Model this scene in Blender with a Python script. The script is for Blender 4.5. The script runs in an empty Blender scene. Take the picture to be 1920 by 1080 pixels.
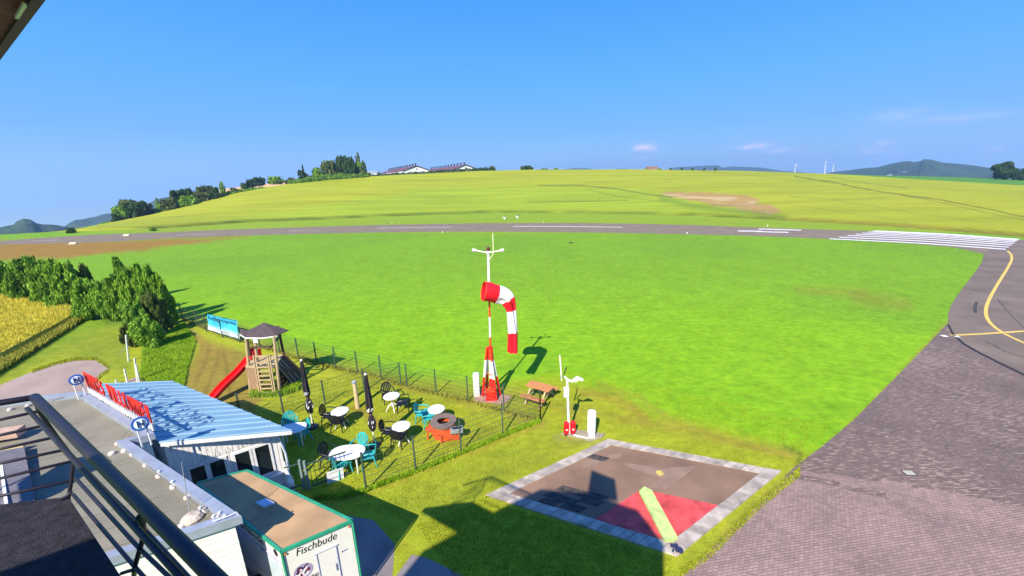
import bpy, math, random
import numpy as np
from mathutils import Vector, Matrix
random.seed(7); RNG = np.random.default_rng(11)
SC = bpy.context.scene
COL = SC.collection

# ------------------------------------------------------------------ camera
CAM_H = 10.0; FPX = 743.0; PIT = math.radians(15.0); ROL = math.radians(1.5)
_r0 = np.array([1., 0, 0]); _u0 = np.array([0, math.sin(PIT), math.cos(PIT)]); FW = np.array([0, math.cos(PIT), -math.sin(PIT)])
RT = math.cos(ROL)*_r0 - math.sin(ROL)*_u0
UP = math.sin(ROL)*_r0 + math.cos(ROL)*_u0
CP = np.array([0, 0, CAM_H])
cam_d = bpy.data.cameras.new('camera'); cam = bpy.data.objects.new('camera', cam_d); COL.objects.link(cam)
cam_d.sensor_width = 36; cam_d.lens = FPX/1920*36; cam_d.clip_start = 0.02; cam_d.clip_end = 20000
M = Matrix(((RT[0], UP[0], -FW[0], 0), (RT[1], UP[1], -FW[1], 0), (RT[2], UP[2], -FW[2], CAM_H), (0, 0, 0, 1)))
cam.matrix_world = M
SC.camera = cam

# ------------------------------------------------------------------ world, sun, exposure
HAZE = .00026
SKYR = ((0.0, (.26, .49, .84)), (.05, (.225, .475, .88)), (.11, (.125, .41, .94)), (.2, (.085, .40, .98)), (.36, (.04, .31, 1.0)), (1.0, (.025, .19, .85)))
SUN_EL = math.radians(42); SUN_AZ = math.radians(200.5)
world = bpy.data.worlds.new('World'); SC.world = world; world.use_nodes = True
wt = world.node_tree; wn = wt.nodes; wl = wt.links
for n in list(wn): wn.remove(n)
sky = wn.new('ShaderNodeTexSky'); sky.sky_type = 'NISHITA'; sky.sun_disc = False
sky.sun_elevation = SUN_EL; sky.sun_rotation = SUN_AZ; sky.altitude = 300; sky.air_density = 1.0; sky.dust_density = 0.25; sky.ozone_density = 4.5
hsv = wn.new('ShaderNodeHueSaturation'); hsv.inputs['Saturation'].default_value = 1.12; hsv.inputs['Value'].default_value = 1.0
tcs = wn.new('ShaderNodeTexCoord'); sps = wn.new('ShaderNodeSeparateXYZ'); wl.new(tcs.outputs['Generated'], sps.inputs[0]); mxz = wn.new('ShaderNodeMath'); mxz.operation = 'MAXIMUM'; wl.new(sps.outputs[2], mxz.inputs[0]); mxz.inputs[1].default_value = .01
cbs = wn.new('ShaderNodeCombineXYZ'); wl.new(sps.outputs[0], cbs.inputs[0]); wl.new(sps.outputs[1], cbs.inputs[1]); wl.new(mxz.outputs[0], cbs.inputs[2]); wl.new(cbs.outputs[0], sky.inputs[0])
wl.new(sky.outputs[0], hsv.inputs['Color'])
# colour by elevation, as the photograph's clear sky shows it in view, unseen zenith brightened to lift the shade; the Sky Texture keeps its share
tc0 = wn.new('ShaderNodeTexCoord'); sp0 = wn.new('ShaderNodeSeparateXYZ'); wl.new(tc0.outputs['Generated'], sp0.inputs[0])
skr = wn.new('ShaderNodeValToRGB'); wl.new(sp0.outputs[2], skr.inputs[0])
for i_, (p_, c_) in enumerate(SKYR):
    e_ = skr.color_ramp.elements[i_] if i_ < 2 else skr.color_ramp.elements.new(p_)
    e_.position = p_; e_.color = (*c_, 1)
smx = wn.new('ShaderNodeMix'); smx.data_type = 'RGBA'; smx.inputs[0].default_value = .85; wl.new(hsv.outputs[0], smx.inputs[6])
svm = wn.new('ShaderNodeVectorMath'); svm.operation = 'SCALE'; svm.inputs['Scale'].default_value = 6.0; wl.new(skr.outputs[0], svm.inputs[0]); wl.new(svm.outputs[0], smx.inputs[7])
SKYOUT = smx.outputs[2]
bg = wn.new('ShaderNodeBackground'); bg.inputs[1].default_value = 0.105
wo = wn.new('ShaderNodeOutputWorld'); wl.new(bg.outputs[0], wo.inputs[0])

def pray(x, y):
    d = (x-960)/FPX*RT - (y-540)/FPX*UP + FW
    return d
# wisps of cloud: placed by compass bearing and elevation in the sky itself
geo = wn.new('ShaderNodeTexCoord')
def wmath(op, a, b=None, c=None):
    n = wn.new('ShaderNodeMath'); n.operation = op
    for i, v in enumerate((a, b, c)):
        if v is None: continue
        if isinstance(v, (int, float)): n.inputs[i].default_value = v
        else: wl.new(v, n.inputs[i])
    return n.outputs[0]
sep = wn.new('ShaderNodeSeparateXYZ'); wl.new(geo.outputs['Generated'], sep.inputs[0])
azn = wmath('ARCTAN2', sep.outputs[0], sep.outputs[1]); eln = wmath('ARCSINE', sep.outputs[2])
nz = wn.new('ShaderNodeTexNoise'); nz.inputs['Scale'].default_value = 60; nz.inputs['Detail'].default_value = 5
mp = wn.new('ShaderNodeMapping'); mp.inputs['Scale'].default_value = (1, 1, 2.2)
wl.new(geo.outputs['Generated'], mp.inputs[0]); wl.new(mp.outputs[0], nz.inputs['Vector'])
tot = None
for (px, py, w, h, a) in ((1208, 276, 17, 7, .9), (1196, 278, 9, 4, .5), (1222, 279, 10, 4, .5), (1205, 296, 16, 3, .3), (1418, 273, 30, 5, .7), (1465, 283, 34, 5, .5), (1408, 277, 22, 3, .5), (1655, 270, 22, 5, .6), (1622, 284, 12, 6, .35),
                          (1650, 284, 26, 4, .35), (1682, 291, 18, 4, .3), (1868, 279, 18, 5, .6), (1848, 292, 14, 4, .3), (1690, 214, 60, 12, .26), (1790, 222, 120, 9, .24), (1460, 300, 160, 8, .1)):
    d = pray(px, py); az = math.atan2(d[0], d[1]); el = math.asin(d[2]/np.linalg.norm(d))
    d2 = pray(px+w, py); sa = abs(math.atan2(d2[0], d2[1])-az); d3 = pray(px, py-h); se = abs(math.asin(d3[2]/np.linalg.norm(d3))-el)
    A = wmath('DIVIDE', wmath('SUBTRACT', azn, az), sa); B = wmath('DIVIDE', wmath('SUBTRACT', eln, el), se)
    q = wmath('ADD', wmath('MULTIPLY', A, A), wmath('MULTIPLY', B, B))
    e = wmath('MULTIPLY', wmath('POWER', 2.718, wmath('MULTIPLY', q, -1.0)), a)
    tot = e if tot is None else wmath('ADD', tot, e)
msk = wmath('MULTIPLY', tot, wmath('MULTIPLY_ADD', nz.outputs[0], 2.6, -0.55)); 
cl = wn.new('ShaderNodeClamp'); wl.new(msk, cl.inputs[0])
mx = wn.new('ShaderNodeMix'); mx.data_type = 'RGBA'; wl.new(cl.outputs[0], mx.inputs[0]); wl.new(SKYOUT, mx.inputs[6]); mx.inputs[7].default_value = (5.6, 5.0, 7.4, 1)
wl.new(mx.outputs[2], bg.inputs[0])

sun_d = bpy.data.lights.new('sun', 'SUN'); sun_d.energy = 5.0; sun_d.angle = math.radians(0.5); sun_d.color = (1, .93, .77)
sun = bpy.data.objects.new('sun', sun_d); COL.objects.link(sun)
L = Vector((math.sin(SUN_AZ-math.pi)*math.cos(SUN_EL), math.cos(SUN_AZ-math.pi)*math.cos(SUN_EL), -math.sin(SUN_EL)))
sun.rotation_mode = 'QUATERNION'; sun.rotation_quaternion = L.to_track_quat('-Z', 'Y')
SC.view_settings.view_transform = 'Standard'; SC.view_settings.look = 'None'; SC.view_settings.gamma = 1; SC.view_settings.use_curve_mapping = False
SC.view_settings.exposure = 0.88
SC.cycles.max_bounces = 5; SC.cycles.volume_bounces = 0; SC.cycles.transparent_max_bounces = 12
SC.cycles.volume_step_rate = 4; SC.cycles.sample_clamp_indirect = 4

# ------------------------------------------------------------------ measuring helpers: photo pixel -> place
def G(x, y, z=0.):
    d = pray(x, y); return CP + (z-CAM_H)/d[2]*d
def GV(x, y, z=0.): return Vector(G(x, y, z))
def D(x, y, dist):
    d = pray(x, y); return CP + dist/math.hypot(d[0], d[1])*d
def DV(x, y, dist): return Vector(D(x, y, dist))
def onplane(x, y, p, n):
    d = pray(x, y); p = np.array(p); n = np.array(n); return Vector(CP + d*((p-CP)@n)/(d@n))
def HT(bx, by, tx, ty):
    b = G(bx, by); return D(tx, ty, math.hypot(b[0], b[1]))[2]
def PR(P):
    v = P-CP; w = np.maximum(v@FW, 1e-3); return 960+FPX*(v@RT)/w, 540-FPX*(v@UP)/w

# ------------------------------------------------------------------ materials
MATS = {}
def mat(name, col, rough=.8, var=.12, nscale=3., bump=0., bscale=40., metal=0., col2=None, detail=5., stretch=None, spec=.35, trans=0.):
    if name in MATS: return MATS[name]
    m = bpy.data.materials.new(name); m.use_nodes = True; nt = m.node_tree; N = nt.nodes; Lk = nt.links
    b = N['Principled BSDF']; b.inputs['Roughness'].default_value = rough; b.inputs['Metallic'].default_value = metal
    b.inputs['Specular IOR Level'].default_value = spec
    if trans: b.inputs['Transmission Weight'].default_value = trans
    g = N.new('ShaderNodeNewGeometry'); vec = g.outputs['Position']
    if stretch:
        mpn = N.new('ShaderNodeMapping'); mpn.inputs['Scale'].default_value = stretch[:3]
        if len(stretch) > 3: mpn.inputs['Rotation'].default_value = (0, 0, stretch[3])
        Lk.new(vec, mpn.inputs[0]); vec = mpn.outputs[0]
    t = N.new('ShaderNodeTexNoise'); t.inputs['Scale'].default_value = nscale; t.inputs['Detail'].default_value = detail; Lk.new(vec, t.inputs['Vector'])
    r = N.new('ShaderNodeValToRGB'); r.color_ramp.elements[0].position = .3; r.color_ramp.elements[1].position = .7
    c = np.array(col[:3])
    a, z = (c*(1-var), np.minimum(c*(1+var), 1)) if col2 is None else (c, np.array(col2[:3]))
    r.color_ramp.elements[0].color = (*a, 1); r.color_ramp.elements[1].color = (*z, 1)
    Lk.new(t.outputs[0], r.inputs[0]); Lk.new(r.outputs[0], b.inputs['Base Color'])
    if bump:
        t2 = N.new('ShaderNodeTexNoise'); t2.inputs['Scale'].default_value = bscale; t2.inputs['Detail'].default_value = 4; Lk.new(g.outputs['Position'], t2.inputs['Vector'])
        bn = N.new('ShaderNodeBump'); bn.inputs['Strength'].default_value = bump; bn.inputs['Distance'].default_value = .02; Lk.new(t2.outputs[0], bn.inputs['Height']); Lk.new(bn.outputs[0], b.inputs['Normal'])
    MATS[name] = m; return m

def ground_mat(name, fine=(9., 70.), streak=None, fvar=.35, bump=.5):
    """grass or crop: the tone comes from the 'tone' colour attribute, blades and tufts from noise"""
    m = bpy.data.materials.new(name); m.use_nodes = True; nt = m.node_tree; N = nt.nodes; Lk = nt.links
    b = N['Principled BSDF']; b.inputs['Roughness'].default_value = .9; b.inputs['Specular IOR Level'].default_value = .12
    at = N.new('ShaderNodeAttribute'); at.attribute_name = 'tone'
    g = N.new('ShaderNodeNewGeometry'); outs = []
    specs = [(fine[0], (.7, 1, 1), fvar*1.25), (fine[1], (1, 1, 1), fvar*1.7), (1.5, (.6, 1, 1), fvar*.55)]
    if streak: specs.append((streak[0], streak[1], streak[2]))
    cur = None
    for i, (s, st, amp) in enumerate(specs):
        mpn = N.new('ShaderNodeMapping'); mpn.inputs['Scale'].default_value = st
        if i == 3: mpn.inputs['Rotation'].default_value = (0, 0, streak[3])
        Lk.new(g.outputs['Position'], mpn.inputs[0])
        t = N.new('ShaderNodeTexNoise'); t.inputs['Scale'].default_value = s; t.inputs['Detail'].default_value = 7; t.inputs['Roughness'].default_value = .62; Lk.new(mpn.outputs[0], t.inputs['Vector'])
        q = N.new('ShaderNodeMath'); q.operation = 'MULTIPLY_ADD'; Lk.new(t.outputs[0], q.inputs[0]); q.inputs[1].default_value = amp*2; q.inputs[2].default_value = 1-amp
        if cur is None: cur = q.outputs[0]
        else:
            w = N.new('ShaderNodeMath'); w.operation = 'MULTIPLY'; Lk.new(cur, w.inputs[0]); Lk.new(q.outputs[0], w.inputs[1]); cur = w.outputs[0]
        outs.append(t.outputs[0])
    # hue drift green <-> straw
    hs = N.new('ShaderNodeHueSaturation'); Lk.new(at.outputs['Color'], hs.inputs['Color']); Lk.new(cur, hs.inputs['Value'])
    hq = N.new('ShaderNodeMath'); hq.operation = 'MULTIPLY_ADD'; Lk.new(outs[2], hq.inputs[0]); hq.inputs[1].default_value = -.05; hq.inputs[2].default_value = .525
    hq2 = N.new('ShaderNodeMath'); hq2.operation = 'MULTIPLY_ADD'; Lk.new(outs[1], hq2.inputs[0]); hq2.inputs[1].default_value = -.05; Lk.new(hq.outputs[0], hq2.inputs[2])
    hq3 = N.new('ShaderNodeMath'); hq3.operation = 'ADD'; Lk.new(hq2.outputs[0], hq3.inputs[0]); hq3.inputs[1].default_value = .025
    Lk.new(hq3.outputs[0], hs.inputs['Hue'])
    Lk.new(hs.outputs[0], b.inputs['Base Color'])
    bn = N.new('ShaderNodeBump'); bn.inputs['Strength'].default_value = bump; bn.inputs['Distance'].default_value = .05; Lk.new(outs[1], bn.inputs['Height']); Lk.new(bn.outputs[0], b.inputs['Normal'])
    return m

def leaf_mat(name, a, b_, tr=.25):
    m = bpy.data.materials.new(name); m.use_nodes = True; nt = m.node_tree; N = nt.nodes; Lk = nt.links
    b = N['Principled BSDF']; b.inputs['Roughness'].default_value = .6; b.inputs['Specular IOR Level'].default_value = .2
    g = N.new('ShaderNodeNewGeometry'); t = N.new('ShaderNodeTexNoise'); t.inputs['Scale'].default_value = 1.3; t.inputs['Detail'].default_value = 6; Lk.new(g.outputs['Position'], t.inputs['Vector'])
    ad = N.new('ShaderNodeMath'); ad.operation = 'MULTIPLY_ADD'; Lk.new(g.outputs['Random Per Island'], ad.inputs[0]); ad.inputs[1].default_value = .5; Lk.new(t.outputs[0], ad.inputs[2])
    oi = N.new('ShaderNodeObjectInfo'); ad2 = N.new('ShaderNodeMath'); ad2.operation = 'MULTIPLY_ADD'; Lk.new(oi.outputs['Random'], ad2.inputs[0]); ad2.inputs[1].default_value = .25; Lk.new(ad.outputs[0], ad2.inputs[2])
    r = N.new('ShaderNodeValToRGB'); r.color_ramp.elements[0].position = .45; r.color_ramp.elements[1].position = 1.15 if False else 1.0
    r.color_ramp.elements[0].color = (*a, 1); r.color_ramp.elements[1].color = (*b_, 1); Lk.new(ad2.outputs[0], r.inputs[0]); Lk.new(r.outputs[0], b.inputs['Base Color'])
    tl = N.new('ShaderNodeBsdfTranslucent'); Lk.new(r.outputs[0], tl.inputs[0]); mxs = N.new('ShaderNodeMixShader'); mxs.inputs[0].default_value = tr
    Lk.new(b.outputs[0], mxs.inputs[1]); Lk.new(tl.outputs[0], mxs.inputs[2]); Lk.new(mxs.outputs[0], N['Material Output'].inputs[0])
    return m

WHITE = mat('white_paint', (.68, .66, .64), .55, .12, 4)
CREAM = mat('cream_paint', (.8, .76, .64), .5, .05, 6)
RED = mat('red_paint', (.62, .012, .008), .45, .1, 5)
ORANGE = mat('orange_timber_paint', (.62, .085, .02), .6, .2, 12, .3)
BLACK = mat('black_plastic', (.018, .018, .022), .4, .2, 5)
DARKMETAL = mat('dark_violet_grey_metal', (.022, .016, .03), .5, .2, 5, spec=.35)
GREENMETAL = mat('dark_green_fence_metal', (.045, .075, .06), .5, .2, 5)
GREY = mat('galvanised_metal', (.4, .41, .44), .45, .12, 8, metal=.4)
LGREY = mat('light_grey_plastic', (.55, .58, .66), .5, .1, 8)
TEAL = mat('teal_plastic', (.03, .36, .36), .4, .12, 5)
WOOD = mat('weathered_timber', (.42, .31, .17), .85, .25, 9, .5, 60, stretch=(6, 6, 1))
WOODD = mat('dark_timber', (.09, .055, .035), .85, .25, 9, .5, 60, stretch=(6, 6, 1))
WOODR = mat('red_brown_timber', (.5, .2, .07), .7, .2, 8, .4, 60, stretch=(6, 1, 6))
CONC = mat('concrete', (.42, .38, .35), .9, .2, 3, .4, 30)
BARK = mat('bark', (.07, .05, .035), .95, .3, 8, .6, 30)
BLUE = mat('blue_enamel', (.02, .09, .33), .4, .1, 5)
GLASS = mat('dark_window_glass', (.012, .016, .014), .06, .3, 2, spec=.8)
TYRE = mat('rubber', (.02, .02, .02), .8, .2, 5)

# ------------------------------------------------------------------ mesh builder
class MB:
    def __init__(s): s.v = []; s.f = []; s.mi = []
    def add(s, vs, fs, mi=0):
        o = len(s.v); s.v += [tuple(v) for v in vs]; s.f += [tuple(i+o for i in f) for f in fs]; s.mi += [mi]*len(fs); return s
    def box(s, c, size, rz=0., rot=None, mi=0):
        hx, hy, hz = size[0]/2, size[1]/2, size[2]/2
        R = rot if rot is not None else Matrix.Rotation(rz, 3, 'Z')
        vs = [Vector(c)+R@Vector((x*hx, y*hy, z*hz)) for x in (-1, 1) for y in (-1, 1) for z in (-1, 1)]
        return s.add(vs, [(0, 1, 3, 2), (4, 6, 7, 5), (0, 4, 5, 1), (2, 3, 7, 6), (0, 2, 6, 4), (1, 5, 7, 3)], mi)
    def bar(s, p, q, w, h=None, mi=0):
        p = Vector(p); q = Vector(q); h = h or w; d = q-p; L_ = d.length
        if L_ < 1e-6: return s
        z = d/L_; x = z.cross(Vector((0, 0, 1)));
        if x.length < 1e-4: x = Vector((1, 0, 0))
        x.normalize(); y = z.cross(x)
        R = Matrix((x, y, z)).transposed()
        return s.box((p+q)/2, (w, h, L_), rot=R, mi=mi)
    def tube(s, pts, rad, n=8, mi=0, caps=True, closed=False):
        pts = [Vector(p) for p in pts]; k = len(pts); rad = rad if hasattr(rad, '__len__') else [rad]*k
        vs = []; prev = None
        for i, p in enumerate(pts):
            if closed: t = pts[(i+1) % k]-pts[i-1]
            else: t = pts[min(i+1, k-1)]-pts[max(i-1, 0)]
            t.normalize()
            if prev is None:
                x = t.cross(Vector((0, 0, 1)));
                if x.length < 1e-3: x = Vector((1, 0, 0))
            else: x = prev-t*prev.dot(t)
            x.normalize(); y = t.cross(x); prev = x
            for j in range(n):
                a = 2*math.pi*j/n; vs.append(p+x*math.cos(a)*rad[i]+y*math.sin(a)*rad[i])
        fs = []
        for i in range(k if closed else k-1):
            for j in range(n):
                a = i*n+j; b = i*n+(j+1) % n; c = ((i+1) % k)*n+(j+1) % n; d = ((i+1) % k)*n+j; fs.append((a, b, c, d))
        if caps and not closed: fs += [tuple(range(n))[::-1], tuple(range((k-1)*n, k*n))]
        return s.add(vs, fs, mi)
    def lathe(s, prof, c=(0, 0, 0), n=20, mi=0, sx=1, sy=1, rz=0.):
        vs = []
        for (r, z) in prof:
            for j in range(n):
                a = 2*math.pi*j/n; x, y = r*math.cos(a)*sx, r*math.sin(a)*sy
                vs.append((c[0]+x*math.cos(rz)-y*math.sin(rz), c[1]+x*math.sin(rz)+y*math.cos(rz), c[2]+z))
        fs = [(i*n+j, i*n+(j+1) % n, (i+1)*n+(j+1) % n, (i+1)*n+j) for i in range(len(prof)-1) for j in range(n)]
        fs += [tuple(range(n))[::-1], tuple(range((len(prof)-1)*n, len(prof)*n))]
        return s.add(vs, fs, mi)
    def prism(s, poly, z0, z1, mi=0):
        n = len(poly); P2 = [(p[0], p[1]) for p in poly]
        A = sum(P2[i][0]*P2[(i+1) % n][1]-P2[(i+1) % n][0]*P2[i][1] for i in range(n))
        if A < 0: P2 = P2[::-1]; poly = list(poly)[::-1]
        f0 = (lambda p: z0) if not callable(z0) else z0; f1 = (lambda p: z1) if not callable(z1) else z1
        vs = [(p[0], p[1], f0(p)) for p in P2]+[(p[0], p[1], f1(p)) for p in P2]
        fs = [tuple(range(n))[::-1], tuple(range(n, 2*n))]+[(i, (i+1) % n, n+(i+1) % n, n+i) for i in range(n)]
        return s.add(vs, fs, mi)
    def quad(s, a, b, c, d, mi=0): return s.add([a, b, c, d], [(0, 1, 2, 3)], mi)
    def slab(s, a, b, c, d, th, mi=0):
        a, b, c, d = map(Vector, (a, b, c, d)); n = (b-a).cross(d-a).normalized()*th
        return s.add([a, b, c, d, a-n, b-n, c-n, d-n], [(0, 1, 2, 3), (7, 6, 5, 4), (0, 4, 5, 1), (1, 5, 6, 2), (2, 6, 7, 3), (3, 7, 4, 0)], mi)
    def mesh(s, name, mats, smooth=False, org=None):
        me = bpy.data.meshes.new(name)
        v = s.v if org is None else [(a[0]-org[0], a[1]-org[1], a[2]-org[2]) for a in s.v]
        me.from_pydata(v, [], s.f); mats = mats if isinstance(mats, (list, tuple)) else [mats]
        for m in mats: me.materials.append(m)
        if len(mats) > 1: me.polygons.foreach_set('material_index', s.mi)
        if smooth: me.shade_smooth()
        me.update(); return me
    def build(s, name, mats, parent=None, smooth=False, world=True):
        """world=True: the vertices are in world metres, so take the parent's place off them"""
        org = parent['_org'] if (parent is not None and world and '_org' in parent) else None
        o = bpy.data.objects.new(name, s.mesh(name, mats, smooth, org)); COL.objects.link(o)
        if parent is not None:
            o.parent = parent
            if org is not None: o['_org'] = org
        return o
def thing(name, label, cat, loc=(0, 0, 0), group=None, rz=0., kind=None):
    o = bpy.data.objects.new(name, None); COL.objects.link(o); o.location = loc; o.rotation_euler = (0, 0, rz); o.empty_display_size = .2
    o['_org'] = tuple(float(c) for c in loc); tag(o, label, cat, group, kind); return o
def tag(o, label=None, cat=None, group=None, kind=None):
    for k, v in (('label', label), ('category', cat), ('group', group), ('kind', kind)):
        if v: o[k] = v
    return o
def copy_tree(o, loc, rz=0., label=None, group=None, scale=None, matswap=None):
    c = o.copy(); COL.objects.link(c); c.location = loc; c.rotation_euler = (0, 0, rz)
    if label: c['label'] = label
    if group: c['group'] = group
    if scale: c.scale = scale
    def kids(a, b):
        for ch in [x for x in bpy.data.objects if x.parent == a]:
            d = ch.copy(); COL.objects.link(d); d.parent = b
            kids(ch, d)
    kids(o, c); return c

# ------------------------------------------------------------------ ground sheets (polar rows round the place)
def P2(*pts): return np.array(pts, float)
FIELD_NEAR = P2((-400, 470), (0, 440), (120, 434), (150, 433), (280, 430.5), (450, 418), (600, 412), (750, 405), (900, 400), (1100, 400), (1300, 405), (1500, 415), (1700, 427), (1920, 445), (2400, 470))
CREST = P2((-400, 520), (0, 452), (120, 435.5), (150, 430), (200, 421), (300, 400), (375, 381), (450, 362), (550, 345), (620, 338), (700, 332), (800, 327), (900, 322), (1000, 319.5), (1200, 319), (1400, 322), (1560, 328), (1700, 337), (1800, 343), (1920, 350), (2400, 372))
CREST2 = P2((1400, 322), (1480, 326), (1560, 326), (1650, 329), (1750, 331), (1850, 334), (1920, 337), (2400, 350))
def az_of(x, y): d = pray(x, y); return math.atan2(d[0], d[1])
def te_of(x, y): d = pray(x, y); return d[2]/math.hypot(d[0], d[1])
AZ0 = np.array([az_of(x, y) for x, y in FIELD_NEAR]); R0 = np.array([np.hypot(*G(x, y)[:2]) for x, y in FIELD_NEAR])
AZ1 = np.array([az_of(x, y) for x, y in CREST]); TE1 = np.array([te_of(x, y) for x, y in CREST])
AZ2 = np.array([az_of(x, y) for x, y in CREST2]); TE2 = np.array([te_of(x, y) for x, y in CREST2])
def r0f(a): return np.clip(np.interp(a, AZ0, R0), 60, 230)
def r1f(a): return np.interp(a, [-.95, -.85, -.5, 0, .5, 1.], [235, 230, 250, 265, 300, 300])
def te1f(a): return np.interp(a, AZ1, TE1)
def r2f(a): return np.full_like(np.asarray(a, float), 470.)
def te2f(a): return np.where(a > AZ2[0], np.interp(a, AZ2, TE2), te1f(a)-.02)
def h_hill(a, r):
    a = np.asarray(a, float); r = np.asarray(r, float)
    r0 = r0f(a); r1 = r1f(a); h1 = CAM_H+te1f(a)*r1; h2 = CAM_H+te2f(a)*r2f(a)
    t = np.clip((r-r0)/(r1-r0), 0, 1); ts = t*t*(1.6-.6*t)*.35+t*.65
    z = h1*ts
    z = np.where(r > r1, h1+(h2-h1)*np.clip((r-r1)/(r2f(a)-r1), 0, 1)*1.0, z)
    z = np.where(r > r2f(a), h2-(r-r2f(a))*.05, z)
    z = np.where((r > r1) & (a < -.12), z-(r-r1)*.30*np.clip((-.12-a)/.1, 0, 1), z)
    return np.maximum(z, -520)
def zat(x, y): return float(h_hill(math.atan2(x, y), math.hypot(x, y)))
def hillpt(px, dist):
    """ground point on the hill at a photo column and distance"""
    p = D(px, 330, dist); p[2] = zat(p[0], p[1]); return p

def poly_sd(px, py, poly):
    """signed distance in pixels (positive inside) to a polygon"""
    poly = np.array(poly, float); n = len(poly); d = np.full(px.shape, 1e9); ins = np.zeros(px.shape, bool)
    for i in range(n):
        a = poly[i]; b = poly[(i+1) % n]; e = b-a; t = np.clip(((px-a[0])*e[0]+(py-a[1])*e[1])/max(e@e, 1e-9), 0, 1)
        d = np.minimum(d, np.hypot(px-a[0]-t*e[0], py-a[1]-t*e[1]))
        c = ((a[1] > py) != (b[1] > py)); xx = np.where(c, (b[0]-a[0])*(py-a[1])/(b[1]-a[1]+1e-12)+a[0], 0); ins ^= c & (px < xx)
    return np.where(ins, d, -d)
def line_d(px, py, pts):
    pts = np.array(pts, float); d = np.full(px.shape, 1e9)
    for i in range(len(pts)-1):
        a = pts[i]; b = pts[i+1]; e = b-a; t = np.clip(((px-a[0])*e[0]+(py-a[1])*e[1])/max(e@e, 1e-9), 0, 1)
        d = np.minimum(d, np.hypot(px-a[0]-t*e[0], py-a[1]-t*e[1]))
    return d
def sm(x, a, b): t = np.clip((x-a)/(b-a), 0, 1); return t*t*(3-2*t)

def vnoise(x, y, s, seed=0):
    """cheap smooth value noise, arrays in, 0..1 out"""
    x = x/s; y = y/s; xi = np.floor(x).astype(np.int64); yi = np.floor(y).astype(np.int64); fx = x-xi; fy = y-yi; fx = fx*fx*(3-2*fx); fy = fy*fy*(3-2*fy)
    def hsh(a, b):
        h = (a*374761393+b*668265263+seed*1442695041) & 0x7fffffff; h = ((h ^ (h >> 13))*1274126177) & 0x7fffffff; return ((h ^ (h >> 16)) & 0xffff)/65535.
    return (hsh(xi, yi)*(1-fx)+hsh(xi+1, yi)*fx)*(1-fy)+(hsh(xi, yi+1)*(1-fx)+hsh(xi+1, yi+1)*fx)*fy

def sheet(name, X, Y, Z, tone, m, kind='structure'):
    nr, nc = X.shape; me = bpy.data.meshes.new(name)
    co = np.stack([X, Y, Z], -1).reshape(-1, 3)
    i = np.arange(nr*nc).reshape(nr, nc); f = np.stack([i[:-1, :-1], i[:-1, 1:], i[1:, 1:], i[1:, :-1]], -1).reshape(-1, 4)[:, ::-1]
    me.vertices.add(len(co)); me.vertices.foreach_set('co', co.ravel()); me.loops.add(f.size); me.loops.foreach_set('vertex_index', f.ravel().astype(np.int32))
    me.polygons.add(len(f)); me.polygons.foreach_set('loop_start', np.arange(0, f.size, 4, dtype=np.int32)); me.polygons.foreach_set('loop_total', np.full(len(f), 4, np.int32))
    me.update(calc_edges=True); me.shade_smooth()
    if tone is not None:
        ca = me.color_attributes.new('tone', 'FLOAT_COLOR', 'POINT'); c4 = np.ones((len(co), 4)); c4[:, :3] = tone.reshape(-1, 3); ca.data.foreach_set('color', c4.ravel())
    me.materials.append(m); o = bpy.data.objects.new(name, me); COL.objects.link(o); o['kind'] = kind; return o
def blend(c, m, col): return c*(1-m[..., None])+np.array(col)*m[..., None]

GR = (.185, .355, .010); GRY = (.30, .30, .02); STRAW = (.25, .185, .035); BROWN = (.24, .125, .035); DGR = (.03, .085, .012)
# --- airfield grass
az = np.concatenate([np.radians(np.arange(-180, -64, 4.)), np.radians(np.linspace(-63, 60, 900)), np.radians(np.arange(64, 181, 4.))])
k = np.linspace(0, 1, 300)[:, None]
rr = 1.5*(r0f(az)[None, :]/1.5)**k
A2 = np.broadcast_to(az, rr.shape); X = rr*np.sin(A2); Y = rr*np.cos(A2); Z = np.zeros_like(X)
vis = (np.abs(A2) < np.radians(63)) & (Y > .5)
px, py = PR(np.stack([X, Y, Z], -1)); px = np.where(vis, px, 3000); py = np.where(vis, py, 3000)
n1 = vnoise(X, Y, 3.5, 1); n2 = vnoise(X, Y, 1.1, 2); n3 = vnoise(X, Y, 14., 3); nj = (n1-.5)*24+(n2-.5)*14
tone = np.broadcast_to(np.array(GR), X.shape+(3,)).copy()
tone = blend(tone, .35*sm(n3*.7+n1*.3, .45, .7)*sm(py, 900, 600), (.11, .235, .018))
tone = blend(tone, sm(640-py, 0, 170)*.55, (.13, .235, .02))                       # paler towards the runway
near = poly_sd(px+nj, py+nj*.6, [(300, 560), (560, 648), (760, 700), (900, 715), (1050, 705), (1160, 735), (1240, 775), (1400, 812), (1530, 845), (1500, 900), (1300, 1100), (-50, 1100), (-50, 700), (250, 600)])
tone = blend(tone, sm(near, -10, 22)*.85, GRY)
gard = poly_sd(px+nj*.4, py+nj*.3, [(700, 960), (780, 900), (1020, 800), (1140, 818), (905, 930), (800, 985)]); tone = blend(tone, sm(gard, -4, 12)*.45, (.2, .24, .02))
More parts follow.
